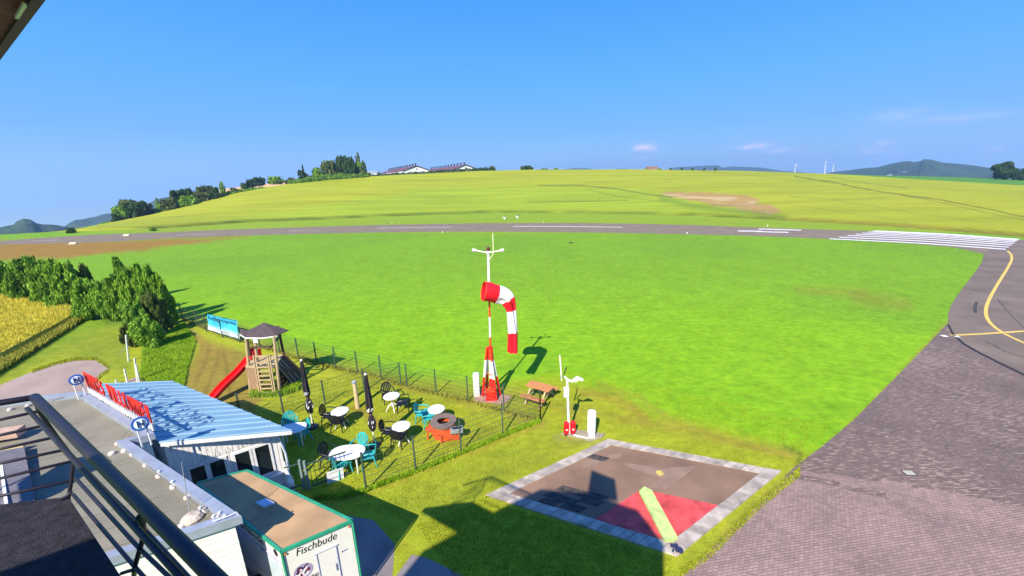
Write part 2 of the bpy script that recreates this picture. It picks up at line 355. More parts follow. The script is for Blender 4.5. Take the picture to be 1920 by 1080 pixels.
for pl, w, a, c in (([(560, 985), (640, 935), (690, 922), (780, 887), (865, 852), (943, 818), (1015, 793)], 7, .55, STRAW), ([(1090, 735), (1150, 745), (1190, 765), (1210, 790)], 9, .5, BROWN), ([(1120, 720), (1200, 745), (1260, 790), (1380, 830), (1490, 855)], 6, .45, STRAW),
                    ([(1060, 760), (1130, 775), (1230, 800), (1330, 820), (1480, 850)], 8, .45, STRAW), ([(1470, 838), (1500, 850), (1495, 870)], 5, .6, (.07, .08, .02)), ([(955, 740), (1040, 760), (1090, 790)], 10, .35, STRAW),
                    ([(1775, 608), (1700, 690), (1600, 790), (1500, 880)], 4, .6, STRAW), ([(880, 750), (960, 775), (1010, 790)], 9, .5, (.22, .14, .05)), ([(760, 726), (830, 742), (880, 755)], 8, .5, (.2, .16, .04)),
                    ([(560, 672), (640, 695), (760, 728)], 6, .4, (.2, .16, .03)), ([(670, 765), (700, 785), (715, 800)], 9, .55, BROWN), ([(640, 765), (668, 770)], 8, .4, BROWN), ([(1010, 950), (1100, 1000), (1240, 1050)], 6, .3, STRAW),
                    ([(1480, 890), (1400, 960), (1290, 1065)], 7, .5, STRAW), ([(1610, 560), (1700, 572)], 14, .3, BROWN), ([(1500, 545), (1620, 550)], 9, .28, BROWN), ([(1040, 818), (1130, 830)], 7, .4, CONC and (.25, .2, .1)),
                    ([(700, 795), (760, 770)], 7, .3, STRAW), ([(900, 900), (1000, 860), (1100, 820)], 5, .3, (.24, .2, .03))):
    d = line_d(px+nj*.35, py+nj*.2, pl); tone = blend(tone, np.exp(-(d/w)**2)*a, c)
brn = poly_sd(px+nj, py+nj*.15, [(-60, 449), (90, 452), (250, 450), (470, 442), (400, 452), (280, 468), (140, 484), (-60, 489)]); tone = blend(tone, sm(brn, -5, 6)*.88, (.27, .13, .03))
slope = poly_sd(px+nj*.3, py+nj*.3, [(352, 612), (395, 640), (455, 655), (480, 680), (500, 735), (470, 770), (400, 760), (345, 735), (352, 690), (372, 650)]); tone = blend(tone, sm(slope, -5, 8)*.8, (.25, .165, .035))
d = np.minimum(np.minimum(line_d(px, py, [(365, 720), (385, 680), (392, 650)]), line_d(px, py, [(385, 735), (405, 690), (410, 655)])), line_d(px, py, [(430, 735), (425, 690), (420, 660)])); tone = blend(tone, np.exp(-(d/4)**2)*.5, (.16, .085, .025))
bank = poly_sd(px+nj*.3, py+nj*.3, [(270, 655), (345, 605), (368, 640), (352, 690), (345, 735), (262, 712)]); tone = blend(tone, sm(bank, -4, 6), (.1, .25, .015))
strip = sm(px, 100, 160)*sm(440-py, 0, 6); tone = blend(tone, strip*.35, GRY)
gl = poly_sd(px+nj*.5, py+nj*.5, [(-50, 700), (60, 655), (150, 600), (250, 590), (245, 700), (190, 690), (130, 672), (-50, 740)]); tone = blend(tone, sm(gl, -8, 10)*.6, (.16, .21, .02))
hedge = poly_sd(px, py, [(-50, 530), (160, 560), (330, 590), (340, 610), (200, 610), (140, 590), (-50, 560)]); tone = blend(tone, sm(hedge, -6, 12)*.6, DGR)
tone *= (0.93+.14*n2)[..., None]
GM = ground_mat('lawn_grass', (3.2, 24.), (2.6, (.3, 2.0, 1), .06, .12), .42, .8)
sheet('grass_ground', X, Y, Z, tone, GM)
# --- hill field
k = np.linspace(0, 1, 150)[:, None]**1.0
azf = np.radians(np.linspace(-60, 62, 1300)); A2 = np.broadcast_to(azf, (150, 1300)); rr = r0f(azf)+(r1f(azf)-r0f(azf))*k
rr = rr+(k < .001)*0
X = rr*np.sin(A2); Y = rr*np.cos(A2); Z = h_hill(A2, rr); px, py = PR(np.stack([X, Y, Z], -1))
crop = .55*sm(k, .0, .012)*np.ones_like(X); Zc = Z+crop*sm(px, 100, 180)
n3 = vnoise(X, Y, 30., 5); n1 = vnoise(X, Y, 5, 6); nst = vnoise(X*.25, Y*1., 6, 8)
tone = np.broadcast_to(np.array((.285, .315, .018)), X.shape+(3,)).copy()
tone = blend(tone, sm(n3, .35, .75)*.4, (.34, .325, .02))
grn = poly_sd(px+(n3-.5)*40, py+(n1-.5)*6, [(330, 420), (520, 400), (800, 352), (1040, 347), (1180, 352), (1300, 372), (1400, 395), (1480, 414), (1100, 404), (700, 412)]); tone = blend(tone, sm(grn, -6, 12)*.62, (.24, .34, .02))
bare = poly_sd(px+(n1-.5)*26, py+(nst-.5)*6, [(1235, 362), (1270, 361), (1340, 366), (1400, 370), (1425, 382), (1462, 402), (1440, 408), (1380, 396), (1310, 384), (1260, 372)]); tone = blend(tone, sm(bare, -3, 3)*.85, (.34, .2, .08)); tone = blend(tone, sm(bare, 0, 3)*sm(n1, .55, .8)*.6, (.5, .38, .2))
for pl, w, a, c in (([(1010, 350), (1090, 350), (1160, 357), (1220, 368), (1260, 373)], 1.2, .7, (.09, .08, .02)), ([(1240, 375), (1300, 390), (1400, 402), (1470, 412)], 6, .6, (.12, .2, .02)), ([(990, 381), (1100, 380), (1180, 379)], .9, .6, (.07, .09, .015)), ([(1100, 357), (1160, 371), (1250, 382)], 1.2, .4, (.07, .12, .015)),
                    ([(1490, 333), (1570, 346), (1650, 363), (1760, 378), (1860, 398), (1925, 413)], 1.1, .75, (.09, .07, .02)), ([(1560, 335), (1640, 348), (1700, 355)], .9, .5, (.1, .1, .02)), ([(1700, 370), (1800, 392), (1925, 420)], 1., .5, (.11, .1, .02)), ([(1480, 372), (1560, 377), (1660, 376)], 1., .35, (.1, .12, .02)), ([(1560, 378), (1720, 405), (1860, 425)], .8, .4, (.12, .14, .02)), ([(1500, 390), (1700, 420)], .8, .3, (.13, .15, .02)),
                    ([(1310, 322), (1420, 332), (1500, 340)], .8, .35, (.12, .13, .02)), ([(700, 345), (900, 336), (1000, 335)], .8, .35, (.16, .18, .02)), ([(560, 385), (800, 372), (980, 366)], .9, .3, (.12, .16, .02)), ([(450, 395), (700, 385), (950, 382)], .8, .3, (.12, .16, .02)), ([(680, 366), (850, 360), (1040, 349)], .8, .3, (.12, .16, .02)), ([(300, 412), (600, 395), (900, 391)], .8, .3, (.12, .16, .02)), ([(1150, 332), (1300, 341), (1480, 352)], .8, .25, (.14, .17, .02))):
    dd = line_d(px, py+(n1-.5)*1.2, pl); tone = blend(tone, np.exp(-(dd/w)**2)*a, c)
edge = sm(np.interp(px, FIELD_NEAR[:, 0], FIELD_NEAR[:, 1])-py, 4.5, 0)*sm(px, 150, 300); tone = blend(tone, edge*(.35+.6*n1), (.05, .085, .015)); edge2 = edge*sm(px, 1420, 1500); tone = blend(tone, edge2*.5, (.2, .13, .03))
tone *= (0.89+.22*nst)[..., None]; tone *= (0.93+.14*np.sin(np.interp(px, [0, 1920], [0, 6])+py*1.9))[..., None]
FM = ground_mat('ripening_crop', (1.2, 7.), (.25, (.25, 2.5, 1), .16, -.1), .2, .3)
sheet('crop_field', X, Y, Zc, tone, FM)
# --- land beyond the crest
k = np.linspace(0, 1, 60)[:, None]
rr = r1f(azf)+(2600-r1f(azf))*k**2.2; A2 = np.broadcast_to(azf, rr.shape); X = rr*np.sin(A2); Y = rr*np.cos(A2); Z = h_hill(A2, rr)-.02+.55*(k < .001)
px, py = PR(np.stack([X, Y, Z], -1)); n3 = vnoise(X, Y, 60., 9)
tone = np.broadcast_to(np.array((.075, .2, .02)), X.shape+(3,)).copy(); tone = blend(tone, sm(n3, .3, .8)*.4, (.13, .22, .02)); pass
BM = ground_mat('distant_meadow', (.3, 2.), (.2, (.2, 2.5, 1), .12, 0), .15, .1)
sheet('meadow_hill', X, Y, Z, tone, BM)
# far land all round
k = np.linspace(0, 1, 20)[:, None]; aa = np.radians(np.linspace(60, 302, 80)); A2 = np.broadcast_to(aa, (20, 80)); w_ = ((A2+math.pi) % (2*math.pi))-math.pi
rr = np.clip(np.interp(w_, AZ0, R0), 60, 230)+(2600-100)*k**2; X = rr*np.sin(A2); Y = rr*np.cos(A2); Z = -.1-.01*(rr-60)*k
sheet('outer_meadow', X, Y, Z, np.broadcast_to(np.array((.12, .22, .02)), X.shape+(3,)).copy(), BM)
# --- paved sheets
def flat(name, poly, z, m, kind='structure', px_=True, parent=None):
    pts = [G(*p, z)[:2] for p in poly] if px_ else poly
    b = MB(); n = len(pts); b.add([(p[0], p[1], z) for p in pts], [tuple(range(n))])
    A = sum(pts[i][0]*pts[(i+1) % n][1]-pts[(i+1) % n][0]*pts[i][1] for i in range(n))
    if A < 0: b.f = [b.f[0][::-1]]
    o = b.build(name, m, parent)
    if kind: o['kind'] = kind
    return o
def tri_sheet(name, near_, far_, z, m, n=80, kind='structure', parent=None):
    """strip between two pixel polylines"""
    near_ = np.array(near_, float); far_ = np.array(far_, float)
    def rs(p):
        s = np.r_[0, np.cumsum(np.hypot(*np.diff(p, axis=0).T))]; t = np.linspace(0, s[-1], n); return np.stack([np.interp(t, s, p[:, 0]), np.interp(t, s, p[:, 1])], 1)
    a = rs(near_); c = rs(far_); b = MB()
    for i in range(n-1):
        b.quad(G(*a[i], z), G(*a[i+1], z), G(*c[i+1], z), G(*c[i], z))
    o = b.build(name, m, parent)
    if kind: o['kind'] = kind
    return o
ASPH = mat('runway_asphalt', (.185, .14, .095), .9, .16, .5, .25, 25)
RW_N = [(-150, 471), (0, 459), (120, 456), (200, 453.5), (300, 447.5), (400, 443.5), (500, 440.5), (600, 438), (700, 436), (800, 435), (900, 434.5), (1000, 435), (1100, 436), (1200, 437.5), (1300, 439.5), (1400, 442), (1500, 445.5), (1600, 450), (1700, 456), (1790, 464), (1845, 476)]
RW_F = [(-150, 466), (0, 452), (60, 447), (150, 441.5), (220, 438.5), (300, 436), (400, 431.5), (500, 428), (600, 425), (700, 422), (800, 420), (900, 418.5), (1000, 418), (1100, 418.3), (1200, 419.5), (1300, 422), (1400, 425.5), (1500, 429), (1600, 432), (1700, 436), (1800, 441), (1880, 447)]
tri_sheet('runway', RW_N, RW_F, .004, ASPH, 120)
TW_L = [(1845, 476), (1842, 490), (1825, 515), (1803, 543), (1786, 566), (1777, 590), (1778, 608), (1788, 627), (1808, 645), (1838, 662), (1880, 683), (1930, 707), (2100, 790), (2500, 1000)]
TW_R = [(1880, 447), (1960, 453), (2100, 464), (2200, 475), (2300, 490), (2350, 500), (2400, 520), (2450, 540), (2500, 560), (2550, 580), (2600, 600), (2650, 620), (2700, 640), (2750, 660)]
tri_sheet('taxiway', TW_L, TW_R, .008, mat('taxiway_asphalt', (.155, .115, .09), .9, .25, .35, .25, 25), 60)
tri_sheet('asphalt_seam', [(x-1.5, y+1.5) for x, y in TW_L[6:13]], [(x+1, y-1.2) for x, y in TW_L[6:13]], .014, mat('tar_seam', (.025, .022, .025), .8, .2, 8), 40)
MW = mat('runway_paint', (.75, .72, .74), .7, .12, 2.); YP = mat('yellow_paint', (.62, .42, .09), .7, .15, 4.)
def marking(name, pts, wpx, z=.012, m=MW, n=24):
    """painted line along a pixel polyline, width in metres"""
    P_ = [GV(*p, z) for p in pts]; b = MB()
    s = [0]
    for i in range(1, len(P_)): s.append(s[-1]+(P_[i]-P_[i-1]).length)
    q = []
    for t in np.linspace(0, s[-1], n):
        i = max(0, min(len(s)-2, int(np.searchsorted(s, t))-1)); u = (t-s[i])/(s[i+1]-s[i]); q.append(P_[i].lerp(P_[i+1], u))
    for _ in range(3): q = [q[0]]+[(q[i-1]+q[i]*2+q[i+1])/4 for i in range(1, len(q)-1)]+[q[-1]]
    e = []
    for i in range(len(q)):
        t = (q[min(i+1, len(q)-1)]-q[max(i-1, 0)]).normalized(); nn = Vector((-t.y, t.x, 0))*wpx/2; e.append((q[i]+nn, q[i]-nn))
    for i in range(len(q)-1): b.quad(e[i][1], e[i+1][1], e[i+1][0], e[i][0])
    o = b.build(name, m); o['kind'] = 'structure'; return o
for i in range(8):
    t = i/7.; tt = 1-(1-t)**1.55
    a = (1555+(1640-1555)*tt, 447.6-(447.6-432.6)*tt); c = (1886+(1911-1886)*tt, 467.3-(467.3-448.6)*tt)
    mid = ((a[0]+c[0])/2, (a[1]+c[1])/2-2.0)
    marking('threshold_stripe', [a, mid, c], .78)
marking('runway_number_marking', [(1422, 429.2), (1502, 431.6)], 1.1); marking('runway_number_marking', [(1384, 433.0), (1430, 433.5)], 1.2); marking('runway_number_marking', [(1415, 434.2), (1478, 435.6)], 1.0)
marking('centre_line', [(962, 424.3), (1060, 424.6), (1166, 426)], .6); marking('centre_line', [(710, 427.8), (780, 426.6), (848, 425.6)], .38); marking('centre_line', [(540, 433), (600, 431.2)], .18); marking('centre_line', [(60, 452), (110, 450)], .2); marking('centre_line', [(330, 441), (400, 438.4)], .18)
marking('taxiway_line', [(1889, 470), (1897, 478), (1897, 488), (1888, 505), (1872, 530), (1856, 558), (1848, 578), (1849, 596), (1860, 611), (1880, 625), (1905, 637), (1950, 655)], .19, .013, YP, 60)
marking('holding_line', [(1783, 628.5), (1830, 626.5), (1880, 623.5), (1960, 618)], .2, .016, YP, 20)
marking('tyre_mark', [(1832, 566), (1828, 575), (1829, 586)], .16, .017, mat('tyre_black', (.05, .045, .045), .8, .2, 4))
marking('paint_patch', [(1788, 629.5), (1798, 630.5)], .45, .016, WHITE, 4); marking('paint_patch', [(1766, 630), (1775, 629.5)], .3, .016, WHITE, 4)
for w_, c_ in (((1850, 640, 1925, 672), .35), ((1870, 560, 1925, 618), .25)):
    marking('resurfacing_seam', [(w_[0], w_[1]), ((w_[0]+w_[2])/2, (w_[1]+w_[3])/2+4), (w_[2], w_[3])], c_*.3, .0155, mat('faint_seam', (.09, .075, .065), .9, .4, 3))

def paver_mat(name, c1, c2, mort, sx, rz, rough=.9, blot=None, speck=None):
    m = bpy.data.materials.new(name); m.use_nodes = True; nt = m.node_tree; N = nt.nodes; Lk = nt.links; b = N['Principled BSDF']; b.inputs['Roughness'].default_value = rough
    g = N.new('ShaderNodeNewGeometry'); mpn = N.new('ShaderNodeMapping'); mpn.inputs['Rotation'].default_value = (0, 0, rz); Lk.new(g.outputs['Position'], mpn.inputs[0])
    br = N.new('ShaderNodeTexBrick'); br.inputs['Scale'].default_value = 1/sx; br.inputs['Color1'].default_value = (*c1, 1); br.inputs['Color2'].default_value = (*c2, 1); br.inputs['Mortar'].default_value = (*mort, 1)
    br.inputs['Mortar Size'].default_value = .03; br.inputs['Brick Width'].default_value = 1.; br.inputs['Row Height'].default_value = .5; Lk.new(mpn.outputs[0], br.inputs['Vector'])
    t = N.new('ShaderNodeTexNoise'); t.inputs['Scale'].default_value = .7; t.inputs['Detail'].default_value = 8; Lk.new(g.outputs['Position'], t.inputs['Vector'])
    q = N.new('ShaderNodeMath'); q.operation = 'MULTIPLY_ADD'; Lk.new(t.outputs[0], q.inputs[0]); q.inputs[1].default_value = .7; q.inputs[2].default_value = .65
    hs = N.new('ShaderNodeHueSaturation'); Lk.new(br.outputs[0], hs.inputs['Color']); Lk.new(q.outputs[0], hs.inputs['Value']); last = hs.outputs[0]
    if blot:
        s2 = N.new('ShaderNodeMapping'); s2.inputs['Scale'].default_value = (1.1, 6.5, 1); s2.inputs['Rotation'].default_value = (0, 0, rz); Lk.new(g.outputs['Position'], s2.inputs[0])
        t3 = N.new('ShaderNodeTexNoise'); t3.inputs['Scale'].default_value = 2.6; t3.inputs['Detail'].default_value = 3; Lk.new(s2.outputs[0], t3.inputs['Vector'])
        t4 = N.new('ShaderNodeTexNoise'); t4.inputs['Scale'].default_value = .16; t4.inputs['Detail'].default_value = 3; Lk.new(g.outputs['Position'], t4.inputs['Vector'])
        ad = N.new('ShaderNodeMath'); ad.operation = 'MULTIPLY_ADD'; Lk.new(t4.outputs[0], ad.inputs[0]); ad.inputs[1].default_value = .45; Lk.new(t3.outputs[0], ad.inputs[2])
        rp = N.new('ShaderNodeValToRGB'); rp.color_ramp.elements[0].position = .79; rp.color_ramp.elements[1].position = .86; Lk.new(ad.outputs[0], rp.inputs[0])
        mxn = N.new('ShaderNodeMix'); mxn.data_type = 'RGBA'; Lk.new(rp.outputs[0], mxn.inputs[0]); Lk.new(last, mxn.inputs[6]); mxn.inputs[7].default_value = (*blot, 1); last = mxn.outputs[2]
    if speck:
        vo = N.new('ShaderNodeTexVoronoi'); vo.inputs['Scale'].default_value = 4.5; Lk.new(mpn.outputs[0], vo.inputs['Vector'])
        rp = N.new('ShaderNodeValToRGB'); rp.color_ramp.elements[0].position = .05; rp.color_ramp.elements[0].color = (1, 1, 1, 1); rp.color_ramp.elements[1].position = .09; rp.color_ramp.elements[1].color = (0, 0, 0, 1); Lk.new(vo.outputs['Distance'], rp.inputs[0])
        mxn = N.new('ShaderNodeMix'); mxn.data_type = 'RGBA'; Lk.new(rp.outputs[0], mxn.inputs[0]); Lk.new(last, mxn.inputs[6]); mxn.inputs[7].default_value = (*speck, 1); last = mxn.outputs[2]
    Lk.new(last, b.inputs['Base Color'])
    bn = N.new('ShaderNodeBump'); bn.inputs['Strength'].default_value = .5; bn.inputs['Distance'].default_value = .01; Lk.new(br.outputs['Fac'], bn.inputs['Height']); bn.invert = True; Lk.new(bn.outputs[0], b.inputs['Normal'])
    return m
RZP = math.radians(-8)
DARKP = paver_mat('old_dark_paving', (.175, .115, .095), (.125, .085, .072), (.07, .05, .04), .14, RZP, blot=(.29, .205, .165), speck=(.38, .3, .25))
LITEP = paver_mat('pink_grey_block_paving', (.31, .2, .17), (.22, .145, .125), (.085, .06, .05), .15, RZP, speck=(.12, .085, .075))
EDGE = [(1490, 882), (1520, 884), (1530, 888), (1570, 890), (1640, 903), (1655, 900), (1700, 906), (1712, 915), (1760, 918), (1800, 925), (1812, 933), (1850, 936), (1885, 944), (1930, 952), (2100, 985), (2500, 1070)]
flat('dark_paved_apron', [(1777, 606), (1740, 645), (1690, 697), (1600, 788), (1540, 838), (1490, 875), (1470, 895)]+[(x, y+12) for x, y in EDGE[1:]]+[(2500, 1000), (2100, 790), (1930, 707), (1880, 683), (1838, 662), (1808, 645), (1788, 627)], .004, DARKP)
flat('block_paved_apron', EDGE+[(2500, 1400), (1500, 1700), (1150, 1400), (1255, 1105), (1300, 1060), (1360, 1005), (1420, 948), (1470, 900)], .0085, LITEP)
b = MB()
def pjit(pts, z, b): b.add([G(*p, z) for p in pts], [tuple(range(len(pts)))])
for pts in (((1490, 889), (1560, 899), (1578, 906), (1570, 912), (1490, 897)), ((1580, 910), (1660, 922), (1663, 934), (1590, 919))):
    pjit(pts, .0125, b)
o = b.build('dark_paving_patch', DARKP); o['kind'] = 'structure'
GRAVEL = mat('gravel', (.31, .225, .19), .95, .16, .6, .5, 18)
flat('gravel_yard', [(-200, 790), (-60, 745), (0, 722), (60, 697), (100, 683), (140, 674), (178, 673), (196, 684), (205, 692), (188, 706), (175, 716), (220, 722), (270, 700), (300, 712), (330, 760), (200, 830), (-200, 860)], .005, GRAVEL)
flat('asphalt_path', [(735, 1090), (772, 1040), (800, 1046), (880, 1085), (1000, 1200), (600, 1500), (380, 1300), (520, 1000), (640, 965), (700, 975), (740, 1020)], .0045, mat('path_asphalt', (.2, .17, .165), .9, .2, 1.2, .3, 25))
flat('patio', [(-100, 900), (200, 800), (540, 905), (600, 960), (640, 985), (500, 1200), (0, 1300)], .0025, CONC)

# ------------------------------------------------------------------ signal pad
PADC = [(910, 930), (1140, 825), (1465, 885), (1270, 1045)]
pad = thing('signal_pad', 'square asphalt signal area framed by pale concrete slabs beside the apron', 'signal area', tuple(G(1190, 925)))
PC = [GV(*p, 0) for p in PADC]
def padpt(u, v, z): return (PC[0]*(1-u)*(1-v)+PC[1]*u*(1-v)+PC[2]*u*v+PC[3]*(1-u)*v)+Vector((0, 0, z))
b = MB(); b.slab(padpt(.075, .07, .03), padpt(.075, .93, .03), padpt(.925, .93, .03), padpt(.925, .07, .03), .03)
b.f = [f[::-1] for f in b.f]
b.build('asphalt_surface', mat('pad_asphalt', (.205, .122, .08), .9, .25, .7, .4, 22), pad)
SLABM = [mat('edge_slab', (.40, .335, .285), .9, .28, 3.2, .4, 30), mat('edge_slab_stained', (.31, .26, .22), .9, .3, 3.2, .4, 30)]
def slab_piece(u0, v0, u1, v1):
    b = MB(); j = lambda: random.uniform(-.0015, .0015); z = .06+random.uniform(-.008, .008)
    c = [padpt(u0+.0015, v0+.0015, 0), padpt(u1-.0015, v0+.0015, 0), padpt(u1-.0015, v1-.0015, 0), padpt(u0+.0015, v1-.0015, 0)]
    b.add([p for p in c]+[p+Vector((0, 0, z+random.uniform(-.003, .003))) for p in c], [(3, 2, 1, 0), (4, 5, 6, 7), (0, 1, 5, 4), (1, 2, 6, 5), (2, 3, 7, 6), (3, 0, 4, 7)])
    if b.v: b.build('slab', random.choice(SLABM), pad)
E_ = .078
nu, nv = 15, 17
for i in range(nu):
    slab_piece(i/nu, 0, (i+1)/nu, E_); slab_piece(i/nu, 1-E_, (i+1)/nu, 1)
for i in range(nv):
    v0 = E_+(1-2*E_)*i/nv; v1 = E_+(1-2*E_)*(i+1)/nv
    slab_piece(0, v0, E_, v1); slab_piece(1-E_, v0, 1, v1)
b = MB(); z = .034; b.add([G(1203, 917, z), G(1355, 949, z), G(1268, 1017, z), G(1112, 975, z)], [(3, 2, 1, 0)]); b.build('red_square', mat('red_pad_paint', (.56, .065, .065), .85, .38, 2.2, .3, 30), pad)
b = MB(); pts = [(1198, 921), (1208, 912), (1222, 919), (1271, 1008), (1262, 1014), (1246, 1013)]
b.prism([G(*p, .12) for p in pts], .05, .13); b.build('signal_bar', mat('pale_yellow_green_paint', (.42, .52, .17), .7, .25, 5), pad)
DT = mat('dark_repair_tile', (.055, .045, .042), .95, .5, 6, .5, 30)
for (x, y, s) in ((1122, 858, .42), (1065, 918, .4), (1041, 930, .38), (1092, 925, .4), (1108, 940, .42), (1075, 951, .42), (1030, 941, .36), (1062, 938, .4), (1118, 930, .35)):
    c = G(x, y, .034); b = MB(); e1 = (PC[3]-PC[0]).normalized(); e2 = (PC[1]-PC[0]).normalized(); c = Vector(c); w_ = s*.75
    dz_ = Vector((0, 0, .0012*(len([o for o in bpy.data.objects if o.name.startswith('repair_tile')])+1))); c = c+dz_; b.slab(c-e1*w_-e2*w_*.55, c+e1*w_-e2*w_*.55, c+e1*w_+e2*w_*.55, c-e1*w_+e2*w_*.55, .004)
    b.build('repair_tile', DT, pad)
b = MB(); b.lathe([(.13, 0), (.13, .012), (.06, .016)], tuple(G(1237, 887, .034)), 14); b.build('drain_cover', mat('yellowed_metal', (.5, .38, .1), .6, .2, 8), pad)
b = MB()
for pts in (((1140, 852), (1170, 848), (1162, 858), (1135, 862)), ((1165, 868), (1205, 872), (1243, 880), (1265, 876), (1308, 874), (1275, 898), (1248, 917), (1215, 915), (1240, 897), (1212, 888), (1185, 878)), ((1090, 866), (1125, 862), (1120, 873), (1095, 876))): pjit(pts[::-1], .0325, b)
b.build('faded_patch', mat('pale_worn_asphalt', (.24, .155, .11), .9, .15, 2), pad)
b = MB(); c = GV(1268, 1030, .06)
for i in range(7): b.box(c+Vector((random.uniform(-.12, .12), random.uniform(-.1, .1), .04)), (random.uniform(.05, .14), random.uniform(.04, .1), random.uniform(.04, .1)), rz=random.uniform(0, 3))
tag(b.build('cable_bundle', mat('dark_blue_cable', (.03, .035, .09), .5, .3, 10)), 'dark blue heap of cable on the near corner slab', 'cable')

# ------------------------------------------------------------------ control tower the camera hangs on
tower = thing('control_tower', 'dark building corner with maroon eave and grey balcony deck at the left edge', 'building', (-2, -2, 0))
body = [(-6.7, -1.8), (-4.5, -.35), (-3.2, .4), (-1.6, .15), (-.25, -.6), (.1, -1.8), (-2, -7), (-9, -6)]
MB().prism(body, 0, 10.3).build('wall', mat('tower_render', (.5, .48, .45), .8, .1, 2), tower)
MAR = mat('maroon_boards', (.13, .012, .02), .6, .3, 3, .4, 30, stretch=(1, 1, 6))
q1_, q2_ = GV(0, 93, 10.28), GV(65, 0, 10.28); ea, eb = q1_-(q2_-q1_)*1.2, q2_+(q2_-q1_)*.15
eave = [(ea.x, ea.y), (eb.x, eb.y), (-.8, -.2), (-1.7, .1)]
MB().prism(eave, 10.28, 10.4).build('eave', MAR, tower)
b = MB(); p = Vector((ea.x, ea.y, 10.285)); q = Vector((eb.x, eb.y, 10.285)); b.bar(p, q, .012, .02); b.build('drip_edge', mat('dark_drip_edge', (.035, .01, .035), .5), tower)
a_, c_ = GV(31, 33, 10.272), GV(46, 8, 10.272); b = MB(); b.bar(a_, c_, .004); b.build('cable', WHITE, tower)
dk = [GV(128, 931, 7.2), GV(228, 1083, 7.2)]
e1 = Vector((-.85, -.53, 0)); e1 = (GV(0, 946, 7.2)-dk[0]).normalized(); e2 = (dk[1]-dk[0]).normalized()
deckp = [dk[0], dk[0]+e2*3.2, dk[0]+e2*3.2+e1*1.5, dk[0]+e1*1.5]
MB().prism(deckp, 7.02, 7.2).build('deck', mat('shade_darkened_deck', (.018, .015, .02), .95, .6, 14, .9, 60), tower)  # deck colour darkened to stand in for the shade on it
# balcony railing
rail = thing('balcony_railing', 'dark violet metal tube railing round the balcony at lower left', 'railing', tuple(dk[0]))
c0 = GV(65, 745, 8.3); l0 = GV(-250, 795, 8.3); r0_ = GV(430, 1110, 8.3)
dirr = (GV(400, 1080, 8.3)-c0).normalized()
b = MB(); b.tube([l0, c0], .026, 10); b.tube([c0, c0+dirr*5.2], .036, 12); b.build('top_rail', DARKMETAL, rail, True)
b = MB(); off = Vector((0, 0, -.075)); s_ = (Vector((0, 0, 1)).cross(dirr))
sd = s_*(.06 if s_.dot(Vector((-1, -.3, 0))) > 0 else -.06)
b.tube([c0+off+sd, c0+dirr*5+off+sd], .017, 8); b.build('lower_handrail', DARKMETAL, rail, True)
for i, ((xr, yr), (xl, yl), z) in enumerate((((73, 771), (0, 787), 8.14), ((91, 796), (0, 816), 8.0), ((106, 819), (0, 842), 7.86), ((123, 843), (0, 869), 7.72), ((138, 864), (0, 897), 7.58), ((134, 901), (0, 930), 7.36))):
    p = GV(xr, yr, z); q = GV(xl, yl, z); b = MB(); b.tube([p, p+(q-p)*2.2], .014, 8); b.build('rail_bar', DARKMETAL, rail, True)
b = MB(); b.tube([c0, GV(73, 771, 8.14), GV(106, 819, 7.86), GV(138, 860, 7.6), GV(134, 901, 7.36), GV(128, 935, 7.2), GV(133, 965, 7.05)], .016, 8); b.build('post', DARKMETAL, rail, True)
b = MB(); b.tube([GV(110, 938, 7.2), GV(126, 930, 7.25), GV(134, 922, 7.28)], .014, 8); b.build('bracket', DARKMETAL, rail, True)
p0 = GV(255, 960, 8.28)
b = MB(); b.tube([GV(262, 968, 8.25), GV(268, 985, 8.05), GV(270, 1003, 7.85), GV(262, 1031, 7.6), GV(253, 1062, 7.4), GV(251, 1082, 7.2)], .016, 8); b.build('post', DARKMETAL, rail, True)
b = MB(); b.tube([GV(228, 1075, 7.22), GV(240, 1071, 7.3), GV(252, 1068, 7.36)], .013, 8); b.build('bracket', DARKMETAL, rail, True)
for pts, z in ((((141, 896), (262, 1029), (345, 1108)), 7.62), (((137, 927), (252, 1062), (300, 1115)), 7.4), (((141, 860), (200, 922), (270, 992), (360, 1090)), 7.9)):
    b = MB(); q = [GV(x, y, z) for x, y in pts]; q.append(q[-1]+(q[-1]-q[0]).normalized()*2); b.tube(q, .013, 8); b.build('rail_bar', DARKMETAL, rail, True)

# ------------------------------------------------------------------ flat roofed building
ZP = 3.3; ZR = 3.12
fb = thing('flat_roof_building', 'white clad single storey building with grey bitumen flat roof below the balcony', 'building', tuple(G(300, 900)*np.array([1, 1, 0])))
A_ = GV(445, 967, ZP); B_ = GV(237, 826, ZP); C_ = GV(284, 812, ZP); D_ = GV(155, 734, ZP); E0 = GV(0, 752, ZP); F_ = GV(214, 1040, ZP)
E_far = D_+(E0-D_)*3; F_far = A_+(F_-A_)*3.2
outer = [A_, B_, C_, D_, E_far, F_far]
cen = sum(outer, Vector())/6
def inset(poly, d):
    n = len(poly); out = []
    ar = sum(poly[i].x*poly[(i+1) % n].y-poly[(i+1) % n].x*poly[i].y for i in range(n)); sg = 1 if ar > 0 else -1
    for i in range(n):
        a, p, c = poly[i-1], poly[i], poly[(i+1) % n]; u = (p-a).normalized(); w = (c-p).normalized()
        n1 = Vector((-u.y, u.x, 0))*sg; n2 = Vector((-w.y, w.x, 0))*sg; m = n1+n2; m = m/(max(m.dot(n1), .3))
        out.append(p+m*d)
    return out
inner = inset(outer, .17)
MB().prism([p for p in inset(outer, .05)], 0, ZR).build('wall', mat('white_cladding', (.68, .66, .64), .6, .05, 3), fb)
BIT = mat('bitumen_roofing', (.2, .18, .135), .95, .2, .9, .5, 40)
b = MB(); b.prism(inset(outer, .12), ZR+.002, ZR+.012); b.build('roof_membrane', BIT, fb)
SEAM = mat('bitumen_seam', (.13, .12, .1), .95, .3, 5)
